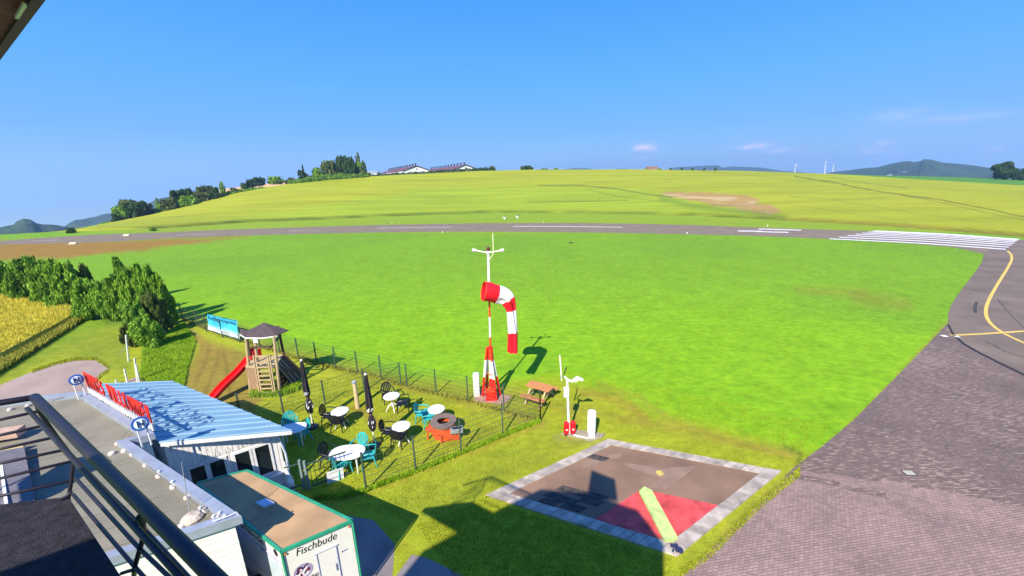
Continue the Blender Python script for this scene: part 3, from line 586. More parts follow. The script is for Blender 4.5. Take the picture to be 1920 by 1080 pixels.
dAB = (B_-A_).normalized(); dAF = (F_-A_).normalized()
for i in range(12):
    p = A_+dAB*(.55+i*.78)
    st = p+dAF*(.3 if i < 6 else .1)
    if i >= 6: st = p+dAF*.3-dAF*0
    b = MB(); q = st+dAF*5.5; b.bar((st.x, st.y, ZR+.014), (q.x, q.y, ZR+.014), .012, .006); b.build('roof_seam', SEAM, fb)
COPE = mat('zinc_coping', (.26, .29, .36), .5, .12, 3, metal=.1)
nO = len(outer); oo = inset(outer, -.04); ii = inset(outer, .15)
for i in range(nO):
    j = (i+1) % nO; b = MB(); P4 = [oo[i], oo[j], ii[j], ii[i]]
    b.prism(P4, ZP-.2, ZP); ob = b.build('coping', COPE, fb)
# thin cladding joints on the front wall
fr0 = inset(outer, .046)
b = MB()
for k_ in range(14):
    z = ZP-.3-k_*.2; b.bar((fr0[0].x, fr0[0].y, z), (fr0[5].x, fr0[5].y, z), .008, .012)
    b.bar((fr0[0].x, fr0[0].y, z), (fr0[1].x, fr0[1].y, z), .008, .012)
b.build('cladding_joint', mat('cladding_joint', (.5, .49, .5), .7), fb)
# roof hatch with timber curb
ht = thing('roof_hatch', 'grey roof hatch with timber curb boards lying on the flat roof', 'hatch', tuple(G(25, 880, ZR)))
b = MB(); q = [GV(-40, 852, ZR+.2), GV(45, 838, ZR+.2), GV(66, 945, ZR+.12), GV(-20, 957, ZR+.12)]; b.slab(q[3], q[2], q[1], q[0], .1); b.build('lid', mat('grey_slate_lid', (.13, .12, .135), .8, .2, 5, .4), ht)
b = MB(); b.bar(GV(-60, 824, ZR+.25), GV(40, 808, ZR+.25), .34, .22); b.build('curb_board', WOODR if False else mat('pale_red_plank', (.45, .3, .22), .8, .2, 8, .4), ht)
b = MB(); b.bar(GV(-60, 852, ZR+.14), GV(46, 837, ZR+.14), .07, .12); b.build('curb_board', mat('pale_plank', (.6, .48, .26), .8, .2, 8, .4), ht)
b = MB(); b.bar(GV(-30, 962, ZR+.05), GV(66, 947, ZR+.05), .12, .1); b.build('edge_slab', CONC, ht)
b = MB(); b.bar(GV(0, 850, ZR+.1), GV(14, 950, ZR+.1), .05, .16); b.build('side_rail', WHITE, ht)
# unseen panel added out of frame at left, shaped to cast the roof shadow
vh = thing('unseen_shadow_panel', 'unseen grey raised panel added to shade the flat roof', 'shadow caster', (-13, 3.5, ZR))
SHK = [GV(x, y, ZR) for x, y in ((66, 945), (60, 905), (112, 872), (138, 860), (192, 849), (211, 866), (193, 877), (165, 888), (118, 922))]
zc = ZR+3.4; SV = Vector((-.389*3.4, -1.04*3.4, 3.4)); cp_ = [p+SV for p in SHK]
MB().prism(cp_, zc-.05, zc).build('panel', GREY, vh)
for k in (0, 3, 5, 7): q = cp_[k].lerp(sum(cp_, Vector())/9, .15); MB().bar((q.x, q.y, ZR), (q.x, q.y, zc-.05), .05).build('leg', GREY, vh)
# lightning conductor on little blocks
lc = thing('lightning_conductor', 'lightning conductor wire on small concrete blocks round the flat roof edge', 'lightning conductor', tuple(G(300, 870, ZR)))
blocks = [(408, 975), (385, 960), (352, 934), (326, 914), (299, 894), (275, 873), (250, 853), (234, 847), (222, 833), (250, 797), (219, 777), (202, 765), (190, 755), (178, 747), (166, 743), (120, 747), (95, 751), (53, 762), (20, 769), (210, 852), (341, 989)]
bm = MB(); bm.lathe([(.075, 0), (.08, .03), (.065, .07), (.02, .085)], n=10); bme = bm.mesh('block', mat('block_concrete', (.55, .48, .44), .9, .3, 6))
for (x, y) in blocks:
    p = GV(x, y, ZR+.012); o = bpy.data.objects.new('block', bme); COL.objects.link(o); o.parent = lc; o.location = p-Vector(lc['_org'])
b = MB(); b.tube([GV(x, y-1.5, ZR+.1) for x, y in blocks[:8]], .006, 5); b.tube([GV(x, y-1.5, ZR+.1) for x, y in blocks[8:15]], .006, 5); b.tube([GV(x, y-1.5, ZR+.1) for x, y in blocks[15:19]], .006, 5); b.build('wire', mat('dull_wire', (.12, .11, .11), .5), lc)
b = MB(); b.lathe([(.2, 0), (.21, .05), (.15, .11), (.04, .13)], tuple(G(361, 974, ZR+.012)), 12); b.build('rod_base', mat('rod_base_concrete', (.5, .4, .32), .9, .3, 8, .5), lc)
p = GV(357, 966, ZR+.1); b = MB(); b.tube([p, DV(340, 866, math.hypot(p.x, p.y))], [.012, .007], 6); b.build('rod', GREY, lc)
b = MB(); b.tube([GV(398, 978, ZR+.25), GV(432, 966, ZP+.06), GV(443, 960, ZP+.06), GV(449, 968, ZP-.05)], .012, 6); b.build('hose', WHITE, lc)
b = MB()
for x, y in ((147, 742), (400, 968), (375, 952), (421, 968)): b.box(GV(x, y, ZP+.03), (.05, .05, .05))
for x, y in ((298, 884), (323, 903), (411, 962)): b.box(GV(x, y, ZP+.02), (.05, .05, .04))
b.build('clamp', WHITE, lc)

# ------------------------------------------------------------------ shed with blue metal roof
shed = thing('timber_shed', 'white boarded garden shed with ribbed blue metal lean-to roof', 'shed', tuple(G(420, 880)*np.array([1, 1, 0])))
S1 = GV(300, 829, 2.95); S2 = GV(172, 721, 2.95); S3 = GV(325, 715, 2.33); S4 = GV(546, 806, 2.33)
b = MB(); b.slab(S1, S4, S3, S2, .06); b.build('roof', mat('blue_steel_roof', (.20, .345, .44), .6, .08, 1.2), shed)
RIB = mat('blue_steel_rib', (.33, .48, .57), .6, .05, 2)
nr_ = 14
for i in range(nr_+1):
    t = i/nr_; p = S1.lerp(S2, t); q = S4.lerp(S3, t); up = Vector((0, 0, .012)); b = MB(); b.bar(p+up, q+up, .035, .022); b.build('roof_rib', RIB, shed)
wn_p = GV(541, 908, 0); wl_top = S1+Vector((0, 0, 0))
dw = Vector((wn_p.x-S1.x, wn_p.y-S1.y, 0)).normalized(); nW = Vector((dw.y, -dw.x, 0))
if nW.y > 0: nW = -nW
def wallpt(s, z, out=0.): return Vector((S1.x, S1.y, 0))+dw*s+nW*(out-.12)+Vector((0, 0, z))
WL = Vector((wn_p.x-S1.x, wn_p.y-S1.y, 0)).length
back = (S3-S4).normalized(); backh = Vector((back.x, back.y, 0)).normalized()
wz = lambda s: 2.95+(2.33-2.95)*min(1, s/((S4-S1).length))-.07
bl = wallpt(0.05, 0)+backh*4.0; br_ = wallpt(WL-.1, 0)+backh*4.0
wtop = lambda s: wz(s)-.2
b = MB(); base = [wallpt(.02, 0), wallpt(WL, 0), br_, bl]
b.add([base[0], base[1], base[2], base[3], base[0]+Vector((0, 0, wtop(0))), base[1]+Vector((0, 0, wtop(WL))), base[2]+Vector((0, 0, wtop(WL)-.1)), base[3]+Vector((0, 0, wtop(0)-.3))], [(3, 2, 1, 0), (4, 5, 6, 7), (0, 1, 5, 4), (1, 2, 6, 5), (2, 3, 7, 6), (3, 0, 4, 7)])
b.build('wall', WHITE, shed)
# windows: read along the wall
def ws(x, y):
    p = onplane(x, y, wallpt(0, 0), nW); v = p-wallpt(0, 0); return v.dot(dw), p.z
wins = []
for (tl, tr, bly) in (((354, 873), (381, 866), (357, 905)), ((392, 863), (418, 857), (398, 905)), ((440, 850), (465.5, 844), (446, 889)), ((477.6, 840), (502.6, 834), (484.5, 895))):
    s0, z1 = ws(*tl); s1, z1b = ws(*tr); s2, z0 = ws(*bly); wins.append((s0, s1, z0, (z1+z1b)/2))
z0w = min(wins[3][2], wins[2][2]); z1w = sum(w_[3] for w_ in wins)/4
PLK = mat('white_board', (.74, .7, .66), .7, .14, 4, .4, 30, stretch=(8, 8, 1)); PLKD = mat('rot_stain', (.3, .22, .15), .9, .3, 9)
s = .03
while s < WL:
    w_ = min(.13, WL-s); top = wz(s+w_/2)-.01
    inwin = any(a-.06 < s+w_/2 < c+.06 for a, c, _, _ in wins)
    for (za, zb) in (((z1w+.1, top),) if inwin else ((.05, z1w+.07), (z1w+.1, top))):
        if zb-za > .05:
            b = MB(); o1 = .012+random.uniform(0, .006)
            b.slab(wallpt(s+.006, za, o1), wallpt(s+w_-.006, za, o1), wallpt(s+w_-.006, zb, o1), wallpt(s+.006, zb, o1), .012)
            b.build('board', PLK, shed)
    if inwin:
        b = MB(); b.slab(wallpt(s+.006, .05, .012), wallpt(s+w_-.006, .05, .012), wallpt(s+w_-.006, z0w-.1, .012), wallpt(s+.006, z0w-.1, .012), .012); b.build('board', PLK, shed)
    s += .13
b = MB()
for _ in range(46):
    s = random.uniform(.1, WL-.1); top = wz(s); zz = random.uniform(z1w+.12, top-.05); h_ = random.uniform(.03, .16)
    if random.random() < .5: zz = z1w+.11
    b.slab(wallpt(s, zz, .021), wallpt(s+random.uniform(.004, .012), zz, .021), wallpt(s+.008, min(zz+h_, top), .021), wallpt(s, min(zz+h_, top), .021), .002)
b.build('rot_stain', PLKD, shed)
for (a, c, z0_, z1_) in wins:
    fr = MB(); th = .07
    for (p, q) in (((a-.02, z1w), (c+.02, z1w)), ((a-.02, z0w), (c+.02, z0w))): fr.slab(wallpt(p[0]-th, p[1]-th/2, .05), wallpt(q[0]+th, p[1]-th/2, .05), wallpt(q[0]+th, p[1]+th/2, .05), wallpt(p[0]-th, p[1]+th/2, .05), .06)
    for x in (a-.045, c+.045): fr.slab(wallpt(x-th/2, z0w+th/2, .05), wallpt(x+th/2, z0w+th/2, .05), wallpt(x+th/2, z1w-th/2, .05), wallpt(x-th/2, z1w-th/2, .05), .06)
    w_ = fr.build('window', WHITE, shed)
    b = MB(); b.slab(wallpt(a-.01, z0w, .008), wallpt(c+.01, z0w, .008), wallpt(c+.01, z1w, .008), wallpt(a-.01, z1w, .008), .006); b.build('pane', GLASS, w_)
b = MB(); b.slab(wallpt(wins[2][0]-.1, z0w-.12, .14), wallpt(WL-.05, z0w-.12, .14), wallpt(WL-.05, z0w-.07, .14), wallpt(wins[2][0]-.1, z0w-.07, .14), .14); b.build('sill', LGREY, shed)
b = MB(); b.bar(S1+Vector((0, 0, -.08))+nW*.01, S4+Vector((0, 0, -.1))+nW*.01, .03, .12); b.build('fascia', WHITE, shed)
b = MB(); b.bar(S4+Vector((0, 0, -.11)), S3+Vector((0, 0, -.11)), .1, .09); b.build('gutter', WHITE, shed)
b = MB(); b.tube([wallpt(WL-.02, 1.85, .06), wallpt(WL+.09, 1.2, .06), wallpt(WL+.1, .6, .08), wallpt(WL+.02, .3, .1)], .035, 8); b.build('downpipe', LGREY, shed)
# folded white tarpaulin at the corner
b = MB(); p = wallpt(WL+.02, 0, .2)
b.tube([p+Vector((-.02, 0, .95)), p+Vector((.03, -.03, .55)), p+Vector((.1, -.08, .22)), p+Vector((.2, -.12, .03))], [.03, .07, .12, .06], 7); tag(b.build('folded_tarpaulin', mat('white_tarpaulin', (.72, .68, .66), .6, .25, 7, .6, 14)), 'crumpled white tarpaulin leaning on the shed corner', 'tarpaulin')

# ------------------------------------------------------------------ roof sign: red letters between two round emblems
def text_mesh(txt, m, ext=.0, shear=0., size=1., align='LEFT'):
    cu = bpy.data.curves.new('lettering', 'FONT'); cu.body = txt; cu.extrude = ext; cu.shear = shear; cu.size = size; cu.align_x = align; cu.resolution_u = 3
    o = bpy.data.objects.new('tmp', cu); COL.objects.link(o); dg = bpy.context.evaluated_depsgraph_get(); me = bpy.data.meshes.new_from_object(o.evaluated_get(dg)); bpy.data.objects.remove(o); me.materials.clear(); me.materials.append(m)
    return me
def fit_text(name, txt, m, parent, org, ux, uz, width, height, ext=0., shear=0., nudge=0.):
    """text from org along ux, up along uz, fitted to width x height"""
    me = text_mesh(txt, m, ext, shear); n = len(me.vertices); co = np.empty(n*3); me.vertices.foreach_get('co', co); co = co.reshape(-1, 3)
    mn = co.min(0); mxx = co.max(0); co[:, 0] = (co[:, 0]-mn[0])/(mxx[0]-mn[0])*width; co[:, 1] = (co[:, 1]-mn[1])/(mxx[1]-mn[1])*height
    ux = Vector(ux).normalized(); uz = Vector(uz).normalized(); uy = ux.cross(uz); W = Vector(org)
    wc = np.outer(co[:, 0], ux)+np.outer(co[:, 1], uz)+np.outer(co[:, 2], uy)*1.0+np.array(W)
    if parent is not None: wc = wc-np.array(parent['_org'])
    me.vertices.foreach_set('co', wc.ravel()); me.update(); me.name = name
    o = bpy.data.objects.new(name, me); COL.objects.link(o)
    if parent is not None: o.parent = parent
    return o
LA = D_.lerp(C_, .04)+Vector((.05, .1, 0)); LB = D_.lerp(C_, .985)+Vector((.05, .1, 0)); ld = (LB-LA); LN = ld.length; ldn = ld.normalized()
LA.z = ZP+.22; 
rs = thing('roof_sign', 'red channel letter sign on white stands along the roof edge', 'sign', tuple(LA))
REDS = mat('red_acrylic', (.72, .03, .015), .4, .12, 3)
def along(px_, py_):
    # position along the sign line at a photo column
    n = Vector((ldn.y, -ldn.x, 0)); p = onplane(px_, py_, LA, n); return (p-LA).dot(ldn)
s_mid0 = along(203, 755); s_mid1 = along(211, 762)
def letters(txt, s0, s1, h_):
    n = len(txt); st = (s1-s0)/n
    for i, ch in enumerate(txt): fit_text('letter', ch, REDS, rs, LA+ldn*(s0+st*(i+.16)), ldn, (0, 0, 1), st*.6, h_, .018)
letters('DANKES', 0.0, s_mid0, .55); letters('WILLKOMMEN', s_mid1, LN, .55)
b = MB(); b.bar(LA+Vector((0, 0, -.03)), LA+ldn*LN+Vector((0, 0, -.03)), .05, .05); b.build('base_rail', GREY, rs)
for i in range(26):
    p = LA+ldn*(LN*(i+.5)/26); b = MB(); b.bar(p+Vector((0, 0, -.05)), p+Vector((0, 0, -.26)), .05, .07); b.build('bracket', WHITE, rs)
def emblem(px_, py_, rpx, label):
    c = GV(px_, py_, ZP+.62); tocam = Vector((-c.x, -c.y, 4.)).normalized(); sx = Vector((0, 0, 1)).cross(tocam).normalized(); depth = (c-Vector(CP)).dot(Vector(FW)); r = rpx*depth/FPX
    e = thing('round_emblem', label, 'sign', (c.x, c.y, ZP), 'round letter H emblems of the roof sign')
    def disc(rad, off, th, m, name, par):
        b = MB(); n = 28; vs = []
        for o_ in (off, off+th):
            for j in range(n): a = 2*math.pi*j/n; vs.append(c+tocam*o_+sx*math.cos(a)*rad+tocam.cross(sx)*math.sin(a)*rad)
        b.add(vs, [tuple(range(n, 2*n)), tuple(range(n))[::-1]]+[(j, (j+1) % n, n+(j+1) % n, n+j) for j in range(n)]); return b.build(name, m, par)
    disc(r, 0, .07, BLUE, 'disc', e); disc(r*.72, .072, .01, mat('pale_blue_enamel', (.7, .76, .82), .4), 'inner_face', e)
    fit_text('letter_h', 'H', mat('navy_letter', (.01, .02, .09), .4), e, c+tocam*.1-sx*r*.36-tocam.cross(sx)*r*.52, sx, tocam.cross(sx), r*.72, r*1.04, .02)
    for s_ in (-.5, .5):
        b = MB(); p = c+sx*s_*r; b.tube([p+Vector((0, 0, -r*.8)), Vector((p.x, p.y, ZP-.1))], .02, 6); b.build('leg', WHITE, e)
emblem(143, 712, 10, 'round blue letter H emblem at the far end of the red sign'); emblem(263, 794, 13, 'round blue letter H emblem at the near end of the red sign')

# ------------------------------------------------------------------ sales trailer
ZT = 2.25
tr = thing('sales_trailer', 'fish sales trailer with green trim and brown roof beside the flat building', 'trailer', tuple(G(540, 1000)*np.array([1, 1, 0])))
T1 = GV(528, 1031, ZT); T2 = GV(657, 976, ZT); T3 = GV(462, 883, ZT); T4 = GV(372, 906, ZT)
quad_ = [T1, T2, T3, T4]
TWH = mat('cream_white_panel', (.7, .66, .6), .5, .04, 3)
b = MB(); b.prism(quad_, .45, ZT-.01); b.build('body', TWH, tr)
b = MB(); b.prism(inset(quad_, .03), ZT, ZT+.012); b.build('roof', mat('sandy_roof_felt', (.38, .235, .12), .9, .2, 1.6, .4, 50), tr)
GTR = mat('green_trim', (.025, .27, .15), .5, .15, 4)
q4 = inset(quad_, -.02)
for i in range(4):
    b = MB(); p, q = q4[i].copy(), q4[(i+1) % 4].copy(); p.z = q.z = ZT-.015; b.bar(p, q, .05, .075); b.build('roof_trim', GTR, tr)
for i in range(4):
    b = MB(); p = q4[i]; b.bar((p.x, p.y, .45), (p.x, p.y, ZT-.06), .04, .04); b.build('corner_trim', GTR, tr)
e_x = (T2-T1).normalized(); nF = Vector((e_x.y, -e_x.x, 0)); WT = (T2-T1).length
if nF.dot(Vector((-T1.x, -T1.y, 0))) < 0: nF = -nF
def tp(u, z, o=.004): return Vector((T1.x, T1.y, 0))+e_x*u+nF*o+Vector((0, 0, z))
def tuv(x, y):
    p = onplane(x, y, (T1.x, T1.y, 0), nF); return (p-Vector((T1.x, T1.y, 0))).dot(e_x), p.z
INK = mat('black_print', (.015, .012, .012), .5)
u0, z0_ = tuv(556, 1043); u1, z1_ = tuv(633, 1014)
fit_text('lettering', 'Fischbude', INK, tr, tp(u0, z0_-.0, .006), e_x+Vector((0, 0, 0)), (0, 0, 1), u1-u0, .2, .001, .25)
# door with frame and handle
du0, dz1 = tuv(592, 1037); du1, dzb = tuv(629, 1023)
b = MB(); FRM = mat('lilac_grey_frame', (.42, .4, .5), .5)
dz = (dz1+dzb)/2
for a, c in (((du0, .5), (du0, dz)), ((du1, .5), (du1, dz)), ((du0-.05, dz), (du1+.05, dz))): b.bar(tp(a[0], a[1], .01), tp(c[0], c[1], .01), .035, .02)
dr = b.build('door', FRM, tr)
b = MB(); b.slab(tp(du0+.02, .5, .008), tp(du1-.02, .5, .008), tp(du1-.02, dz-.02, .008), tp(du0+.02, dz-.02, .008), .005); b.build('door_leaf', TWH, dr)
b = MB(); b.bar(tp(du1-.06, 1.05, .03), tp(du1-.06, 1.25, .03), .02); b.build('handle', GREY, dr)
# round picture and small fish print
cu, cz = tuv(569, 1070); R_ = .2
def pdisc(u, z, r, o, m, name, par, sx=1., sz=1., rot=0., n=22):
    b = MB(); vs = []
    for j in range(n):
        a = 2*math.pi*j/n; x, y = math.cos(a)*r*sx, math.sin(a)*r*sz; vs.append(tp(u+x*math.cos(rot)-y*math.sin(rot), z+x*math.sin(rot)+y*math.cos(rot), o))
    b.add(vs, [tuple(range(n))]); return b.build(name, m, par)
pic = pdisc(cu, cz, R_, .006, mat('lilac_print', (.32, .26, .4), .5), 'round_picture', tr)
MRN = mat('maroon_print', (.14, .02, .05), .5); DPR = mat('dark_violet_print', (.03, .015, .05), .5); PPR = mat('pale_print', (.72, .64, .66), .5)
for (x, y, r, sx, sz, ro, m, o_) in ((-.06, .07, .075, .9, 1.1, 0, DPR, .008), (-.06, .06, .055, .8, 1.1, 0, MRN, .0095), (-.045, .05, .025, 1, 1.3, 0, PPR, .011), (.07, .0, .07, 1, 1, 0, MRN, .0085), (.05, .1, .09, .3, 1, -.9, DPR, .009), (.0, -.01, .16, .2, 1, -.75, PPR, .010), (-.1, -.06, .07, 1, 1.2, 0, PPR, .0085), (-.12, .0, .035, 1, 1, 0, DPR, .0105), (.03, -.1, .09, 1, .6, .3, PPR, .0092), (.04, -.05, .06, .3, 1, -.6, DPR, .0115), (-.05, -.09, .05, .5, 1, .2, MRN, .0105)):
    pdisc(cu+x, cz+y, r, o_, m, 'picture_shape', pic, sx, sz, ro, 14)
lu, lz = tuv(579, 1084); fit_text('lettering', '&BAR', INK, tr, tp(lu, lz-.05, .013), e_x, (0, 0, 1), .24, .11, .001)
fu, fz = tuv(648, 1031); pdisc(fu, fz, .06, .006, mat('blue_print', (.05, .06, .25), .5), 'fish_print', tr, 1, .22, .12); b = MB(); b.add([tp(fu-.05, fz, .006), tp(fu-.085, fz+.03, .006), tp(fu-.085, fz-.04, .006)], [(0, 1, 2)]); b.build('fish_print', MATS['blue_print'], tr)
# left side: serving hatch, lettering, porthole emblem
e_s = (T4-T1).normalized(); nS = Vector((-e_s.y, e_s.x, 0))
if nS.dot(Vector((-T1.x-2, -T1.y, 0))) < 0: nS = -nS
def sp(u, z, o=.004): return Vector((T1.x, T1.y, 0))+e_s*u+nS*o+Vector((0, 0, z))
for zz in (1.82, 1.75):
    b = MB(); b.bar(sp(.08, zz, .015), sp(3.4, zz, .015), .02, .015); b.build('side_moulding', FRM, tr)
b = MB(); b.slab(sp(3.3, .9, .02), sp(.15, .9, .02), sp(.15, 1.68, .02), sp(3.3, 1.68, .02), .02); b.build('serving_hatch', mat('blue_grey_shutter', (.42, .47, .52), .5), tr)
n = 18; b = MB(); b.add([sp(.32+math.cos(2*math.pi*j/n)*.09, 1.99+math.sin(2*math.pi*j/n)*.1, .006) for j in range(n)], [tuple(range(n))]); b.build('side_emblem', DPR, tr)
fit_text('lettering', 'Fischbude', INK, tr, sp(2.1, 1.9, .006), -e_s, (0, 0, 1), 1.25, .2, .001)
hb = thing('roof_vent_hatch', '', '') if False else None
b = MB(); c = GV(497, 945, ZT+.03); ex = (T3-T2).normalized(); ey = e_x
b.slab(c-ex*.17-ey*.12+Vector((0, 0, .05)), c-ex*.17+ey*.12+Vector((0, 0, .05)), c+ex*.17+ey*.12+Vector((0, 0, .05)), c+ex*.17-ey*.12+Vector((0, 0, .05)), .06)
if (b.v[1][2]-b.v[5][2]) < 0: pass
b.build('roof_vent', mat('milky_roof_vent', (.5, .52, .6), .4), tr)
b = MB(); b.bar(T2.lerp(T3, .38)+Vector((0, 0, .016)), T1.lerp(T4, .36)+Vector((0, 0, .016)), .012, .006); b.build('roof_joint', mat('felt_joint', (.25, .18, .13), .9), tr)
for u in (.05, WT-.05):
    b = MB(); n = 10; b.lathe([(.03, -.012), (.03, .012)], (0, 0, 0), n); b.v = [tuple(tp(u, ZT-.13, .02)+e_x*v_[0]+Vector((0, 0, v_[1]))+nF*v_[2]) for v_ in b.v]; b.build('marker_lamp', mat('amber_lamp', (.45, .2, .08), .4), tr)
for u in (.9, 2.3):
    for o_ in (-.02, WT-.1):
        b = MB(); b.lathe([(.3, -.09), (.33, -.05), (.33, .05), (.3, .09)], (0, 0, 0), 18); cc = Vector((T1.x, T1.y, .33))+e_s*(u+.5)+e_x*o_; b.v = [tuple(cc+e_s*v_[0]+Vector((0, 0, v_[1]))+e_x*v_[2]) for v_ in b.v]; b.build('wheel', TYRE, tr)
#PART2
# ------------------------------------------------------------------ leaves, trees, hedges
def cloud_mesh(name, m, lumps, nleaf, leaf, seed, flat=.85):
    """leaf-sized quads on the skins of many lumps: lumps = list of (cx,cy,cz,rx,ry,rz)"""
    g = np.random.default_rng(seed); lumps = np.array(lumps, float)
    wgt = (lumps[:, 3]*lumps[:, 5]); wgt = wgt/wgt.sum(); idx = g.choice(len(lumps), nleaf, p=wgt)
    dv = g.normal(size=(nleaf, 3)); dv /= np.linalg.norm(dv, axis=1)[:, None]
    rad = 1-np.abs(g.normal(0, .16, nleaf)); rad = np.where(g.random(nleaf) < .09, rad*1.28, rad)
    P = lumps[idx, :3]+dv*rad[:, None]*lumps[idx, 3:6]
    nrm = dv*1.0+g.normal(0, flat, (nleaf, 3)); nrm /= np.linalg.norm(nrm, axis=1)[:, None]
    a = np.cross(nrm, g.normal(size=(nleaf, 3))); a /= np.linalg.norm(a, axis=1)[:, None]; c = np.cross(nrm, a)
    s = leaf*(.6+.8*g.random(nleaf))[:, None]
    V = np.stack([P-a*s, P-c*s*.6, P+a*s, P+c*s*.6], 1).reshape(-1, 3)
    me = bpy.data.meshes.new(name); me.vertices.add(len(V)); me.vertices.foreach_set('co', V.ravel()); n = nleaf
    me.loops.add(n*4); me.loops.foreach_set('vertex_index', np.arange(n*4, dtype=np.int32)); me.polygons.add(n)
    me.polygons.foreach_set('loop_start', np.arange(0, n*4, 4, dtype=np.int32)); me.polygons.foreach_set('loop_total', np.full(n, 4, np.int32)); me.update(calc_edges=True); me.materials.append(m); return me
def crown_lumps(seed, n=26, prof='round', zlo=.12):
    g = random.Random(seed); out = []
    for i in range(n):
        z = zlo+(1-zlo)*(i+.5)/n
        if prof == 'wisp': R = .8*math.sin(math.pi*min(.97, z*.8+.1))
        elif prof == 'round': R = max(.42, math.sqrt(max(0, 1-((z-.5)/.56)**2)))
        elif prof == 'bush': R = math.sqrt(max(0, 1-z**3))*.68+.30
        elif prof == 'cone': R = (1-z)*.9+.08
        else: R = .75*math.sin(math.pi*min(.97, z*.8+.12))
        a = g.uniform(0, 2*math.pi); q = R*math.sqrt(g.uniform(.05, .6)); r = g.uniform(.15, .33)*max(.45, R)
        out.append((q*math.cos(a), q*math.sin(a), min(z, 1-r*.6), r, r, r*g.uniform(.45, .75)))
    out.append((0, 0, zlo+.3*(1-zlo), .6, .6, .3)); return out
LF1 = leaf_mat('leaves_mid_green', (.035, .085, .008), (.23, .40, .03)); LF2 = leaf_mat('leaves_bright_green', (.05, .13, .01), (.24, .42, .04)); LF3 = leaf_mat('leaves_dark_green', (.008, .022, .008), (.05, .1, .02)); LF4 = leaf_mat('leaves_olive', (.03, .05, .012), (.13, .17, .035))
crowns = {}
def crown(kind, m, n, leaf, seed):
    k = (kind, m.name, n, leaf, seed)
    if k not in crowns: crowns[k] = cloud_mesh('crown', m, crown_lumps(seed, 30, kind), n, leaf, seed)
    return crowns[k]
b = MB(); b.tube([(0, 0, -.05), (.02, .01, .3), (-.01, .02, .7)], [.05, .04, .02], 7)
for a in range(5): b.tube([(0, 0, .2+.07*a), (.25*math.cos(a*2.4), .25*math.sin(a*2.4), .5+.07*a)], [.02, .006], 5)
TRUNK = b.mesh('trunk', BARK)
def tree(name, label, cat, loc, rx, ry, h, cm, group=None, rz=None, z0=0.):
    t = thing(name, label, cat, tuple(loc), group, random.uniform(0, 6) if rz is None else rz); t.scale = (rx, ry, h)
    for nm, me in (('crown', cm), ('trunk', TRUNK)):
        o = bpy.data.objects.new(nm, me); COL.objects.link(o); o.parent = t
    return t
def tree_px(name, label, cat, xb, yb, ytop, wpx, cm, group=None, base=None, rz=None):
    p = GV(xb, yb) if base is None else Vector(base); dist = math.hypot(p.x, p.y); top = D(xb, ytop, dist)[2]
    depth = (p-Vector(CP)).dot(Vector(FW)); r = wpx/2*depth/FPX*.93
    return tree(name, label, cat, p, r, r, max(.5, top-p.z), cm, group, rz)
near_list = [(18, 560, 488, 62, 'bush', 1), (55, 566, 484, 66, 'bush', 2), (72, 545, 478, 34, 'round', 3), (98, 574, 486, 70, 'bush', 4), (135, 578, 488, 76, 'bush', 5), (122, 560, 482, 40, 'bush', 2), (176, 598, 520, 66, 'bush', 6), (176, 570, 494, 26, 'round', 7), (206, 600, 524, 46, 'bush', 3),
             (232, 540, 480, 24, 'round', 8), (238, 596, 512, 60, 'bush', 1), (262, 604, 500, 56, 'bush', 4), (270, 560, 492, 28, 'round', 5), (298, 606, 496, 56, 'bush', 6), (318, 610, 512, 44, 'bush', 2), (300, 628, 545, 60, 'bush', 7), (262, 640, 560, 56, 'bush', 8), (285, 652, 588, 66, 'bush', 3), (248, 650, 605, 34, 'bush', 5)]
near_lab = ['leafy bush cut by the left edge of the hedgerow', 'broad bush second from the left end of the hedgerow', 'small round tree top rising above the left hedgerow', 'dense bush in the middle of the left hedgerow', 'tall dark bush beside the gap in the hedgerow', 'dark bush behind the tall one at the hedgerow gap', 'bush at the tip of the ripe wheat field', 'small round treetop above the bush at the wheat tip', 'green bush between the wheat tip and the big thicket',
            'slim upright tree sticking out above the thicket', 'bush below the slim upright tree in the thicket', 'tall bush right of the slim upright tree', 'round treetop behind the tall bushes of the thicket', 'high bush near the right end of the thicket', 'rightmost bush of the thicket next to the lawn', 'bright bush low on the right side of the thicket', 'light green bush above the white gate posts', 'sunlit spreading bush at the foot of the thicket', 'small reddish green shrub beside the white gate posts']
for (x, yb, yt, w, kd, sd), lb in zip(near_list, near_lab):
    mt_ = LF4 if (sd == 5 and yb > 640) else (LF2 if (yb > 635 or sd == 3) else (LF4 if sd == 7 else LF1))
    cm = crown(kd, mt_, 6500 if w > 40 else 2600, .062 if w > 40 else .09, sd); w *= .9
    tree_px('hedgerow_bush' if kd == 'bush' else 'small_tree', lb, 'bush' if kd == 'bush' else 'tree', x, yb, yt, w, cm, 'bushes of the left hedgerow')
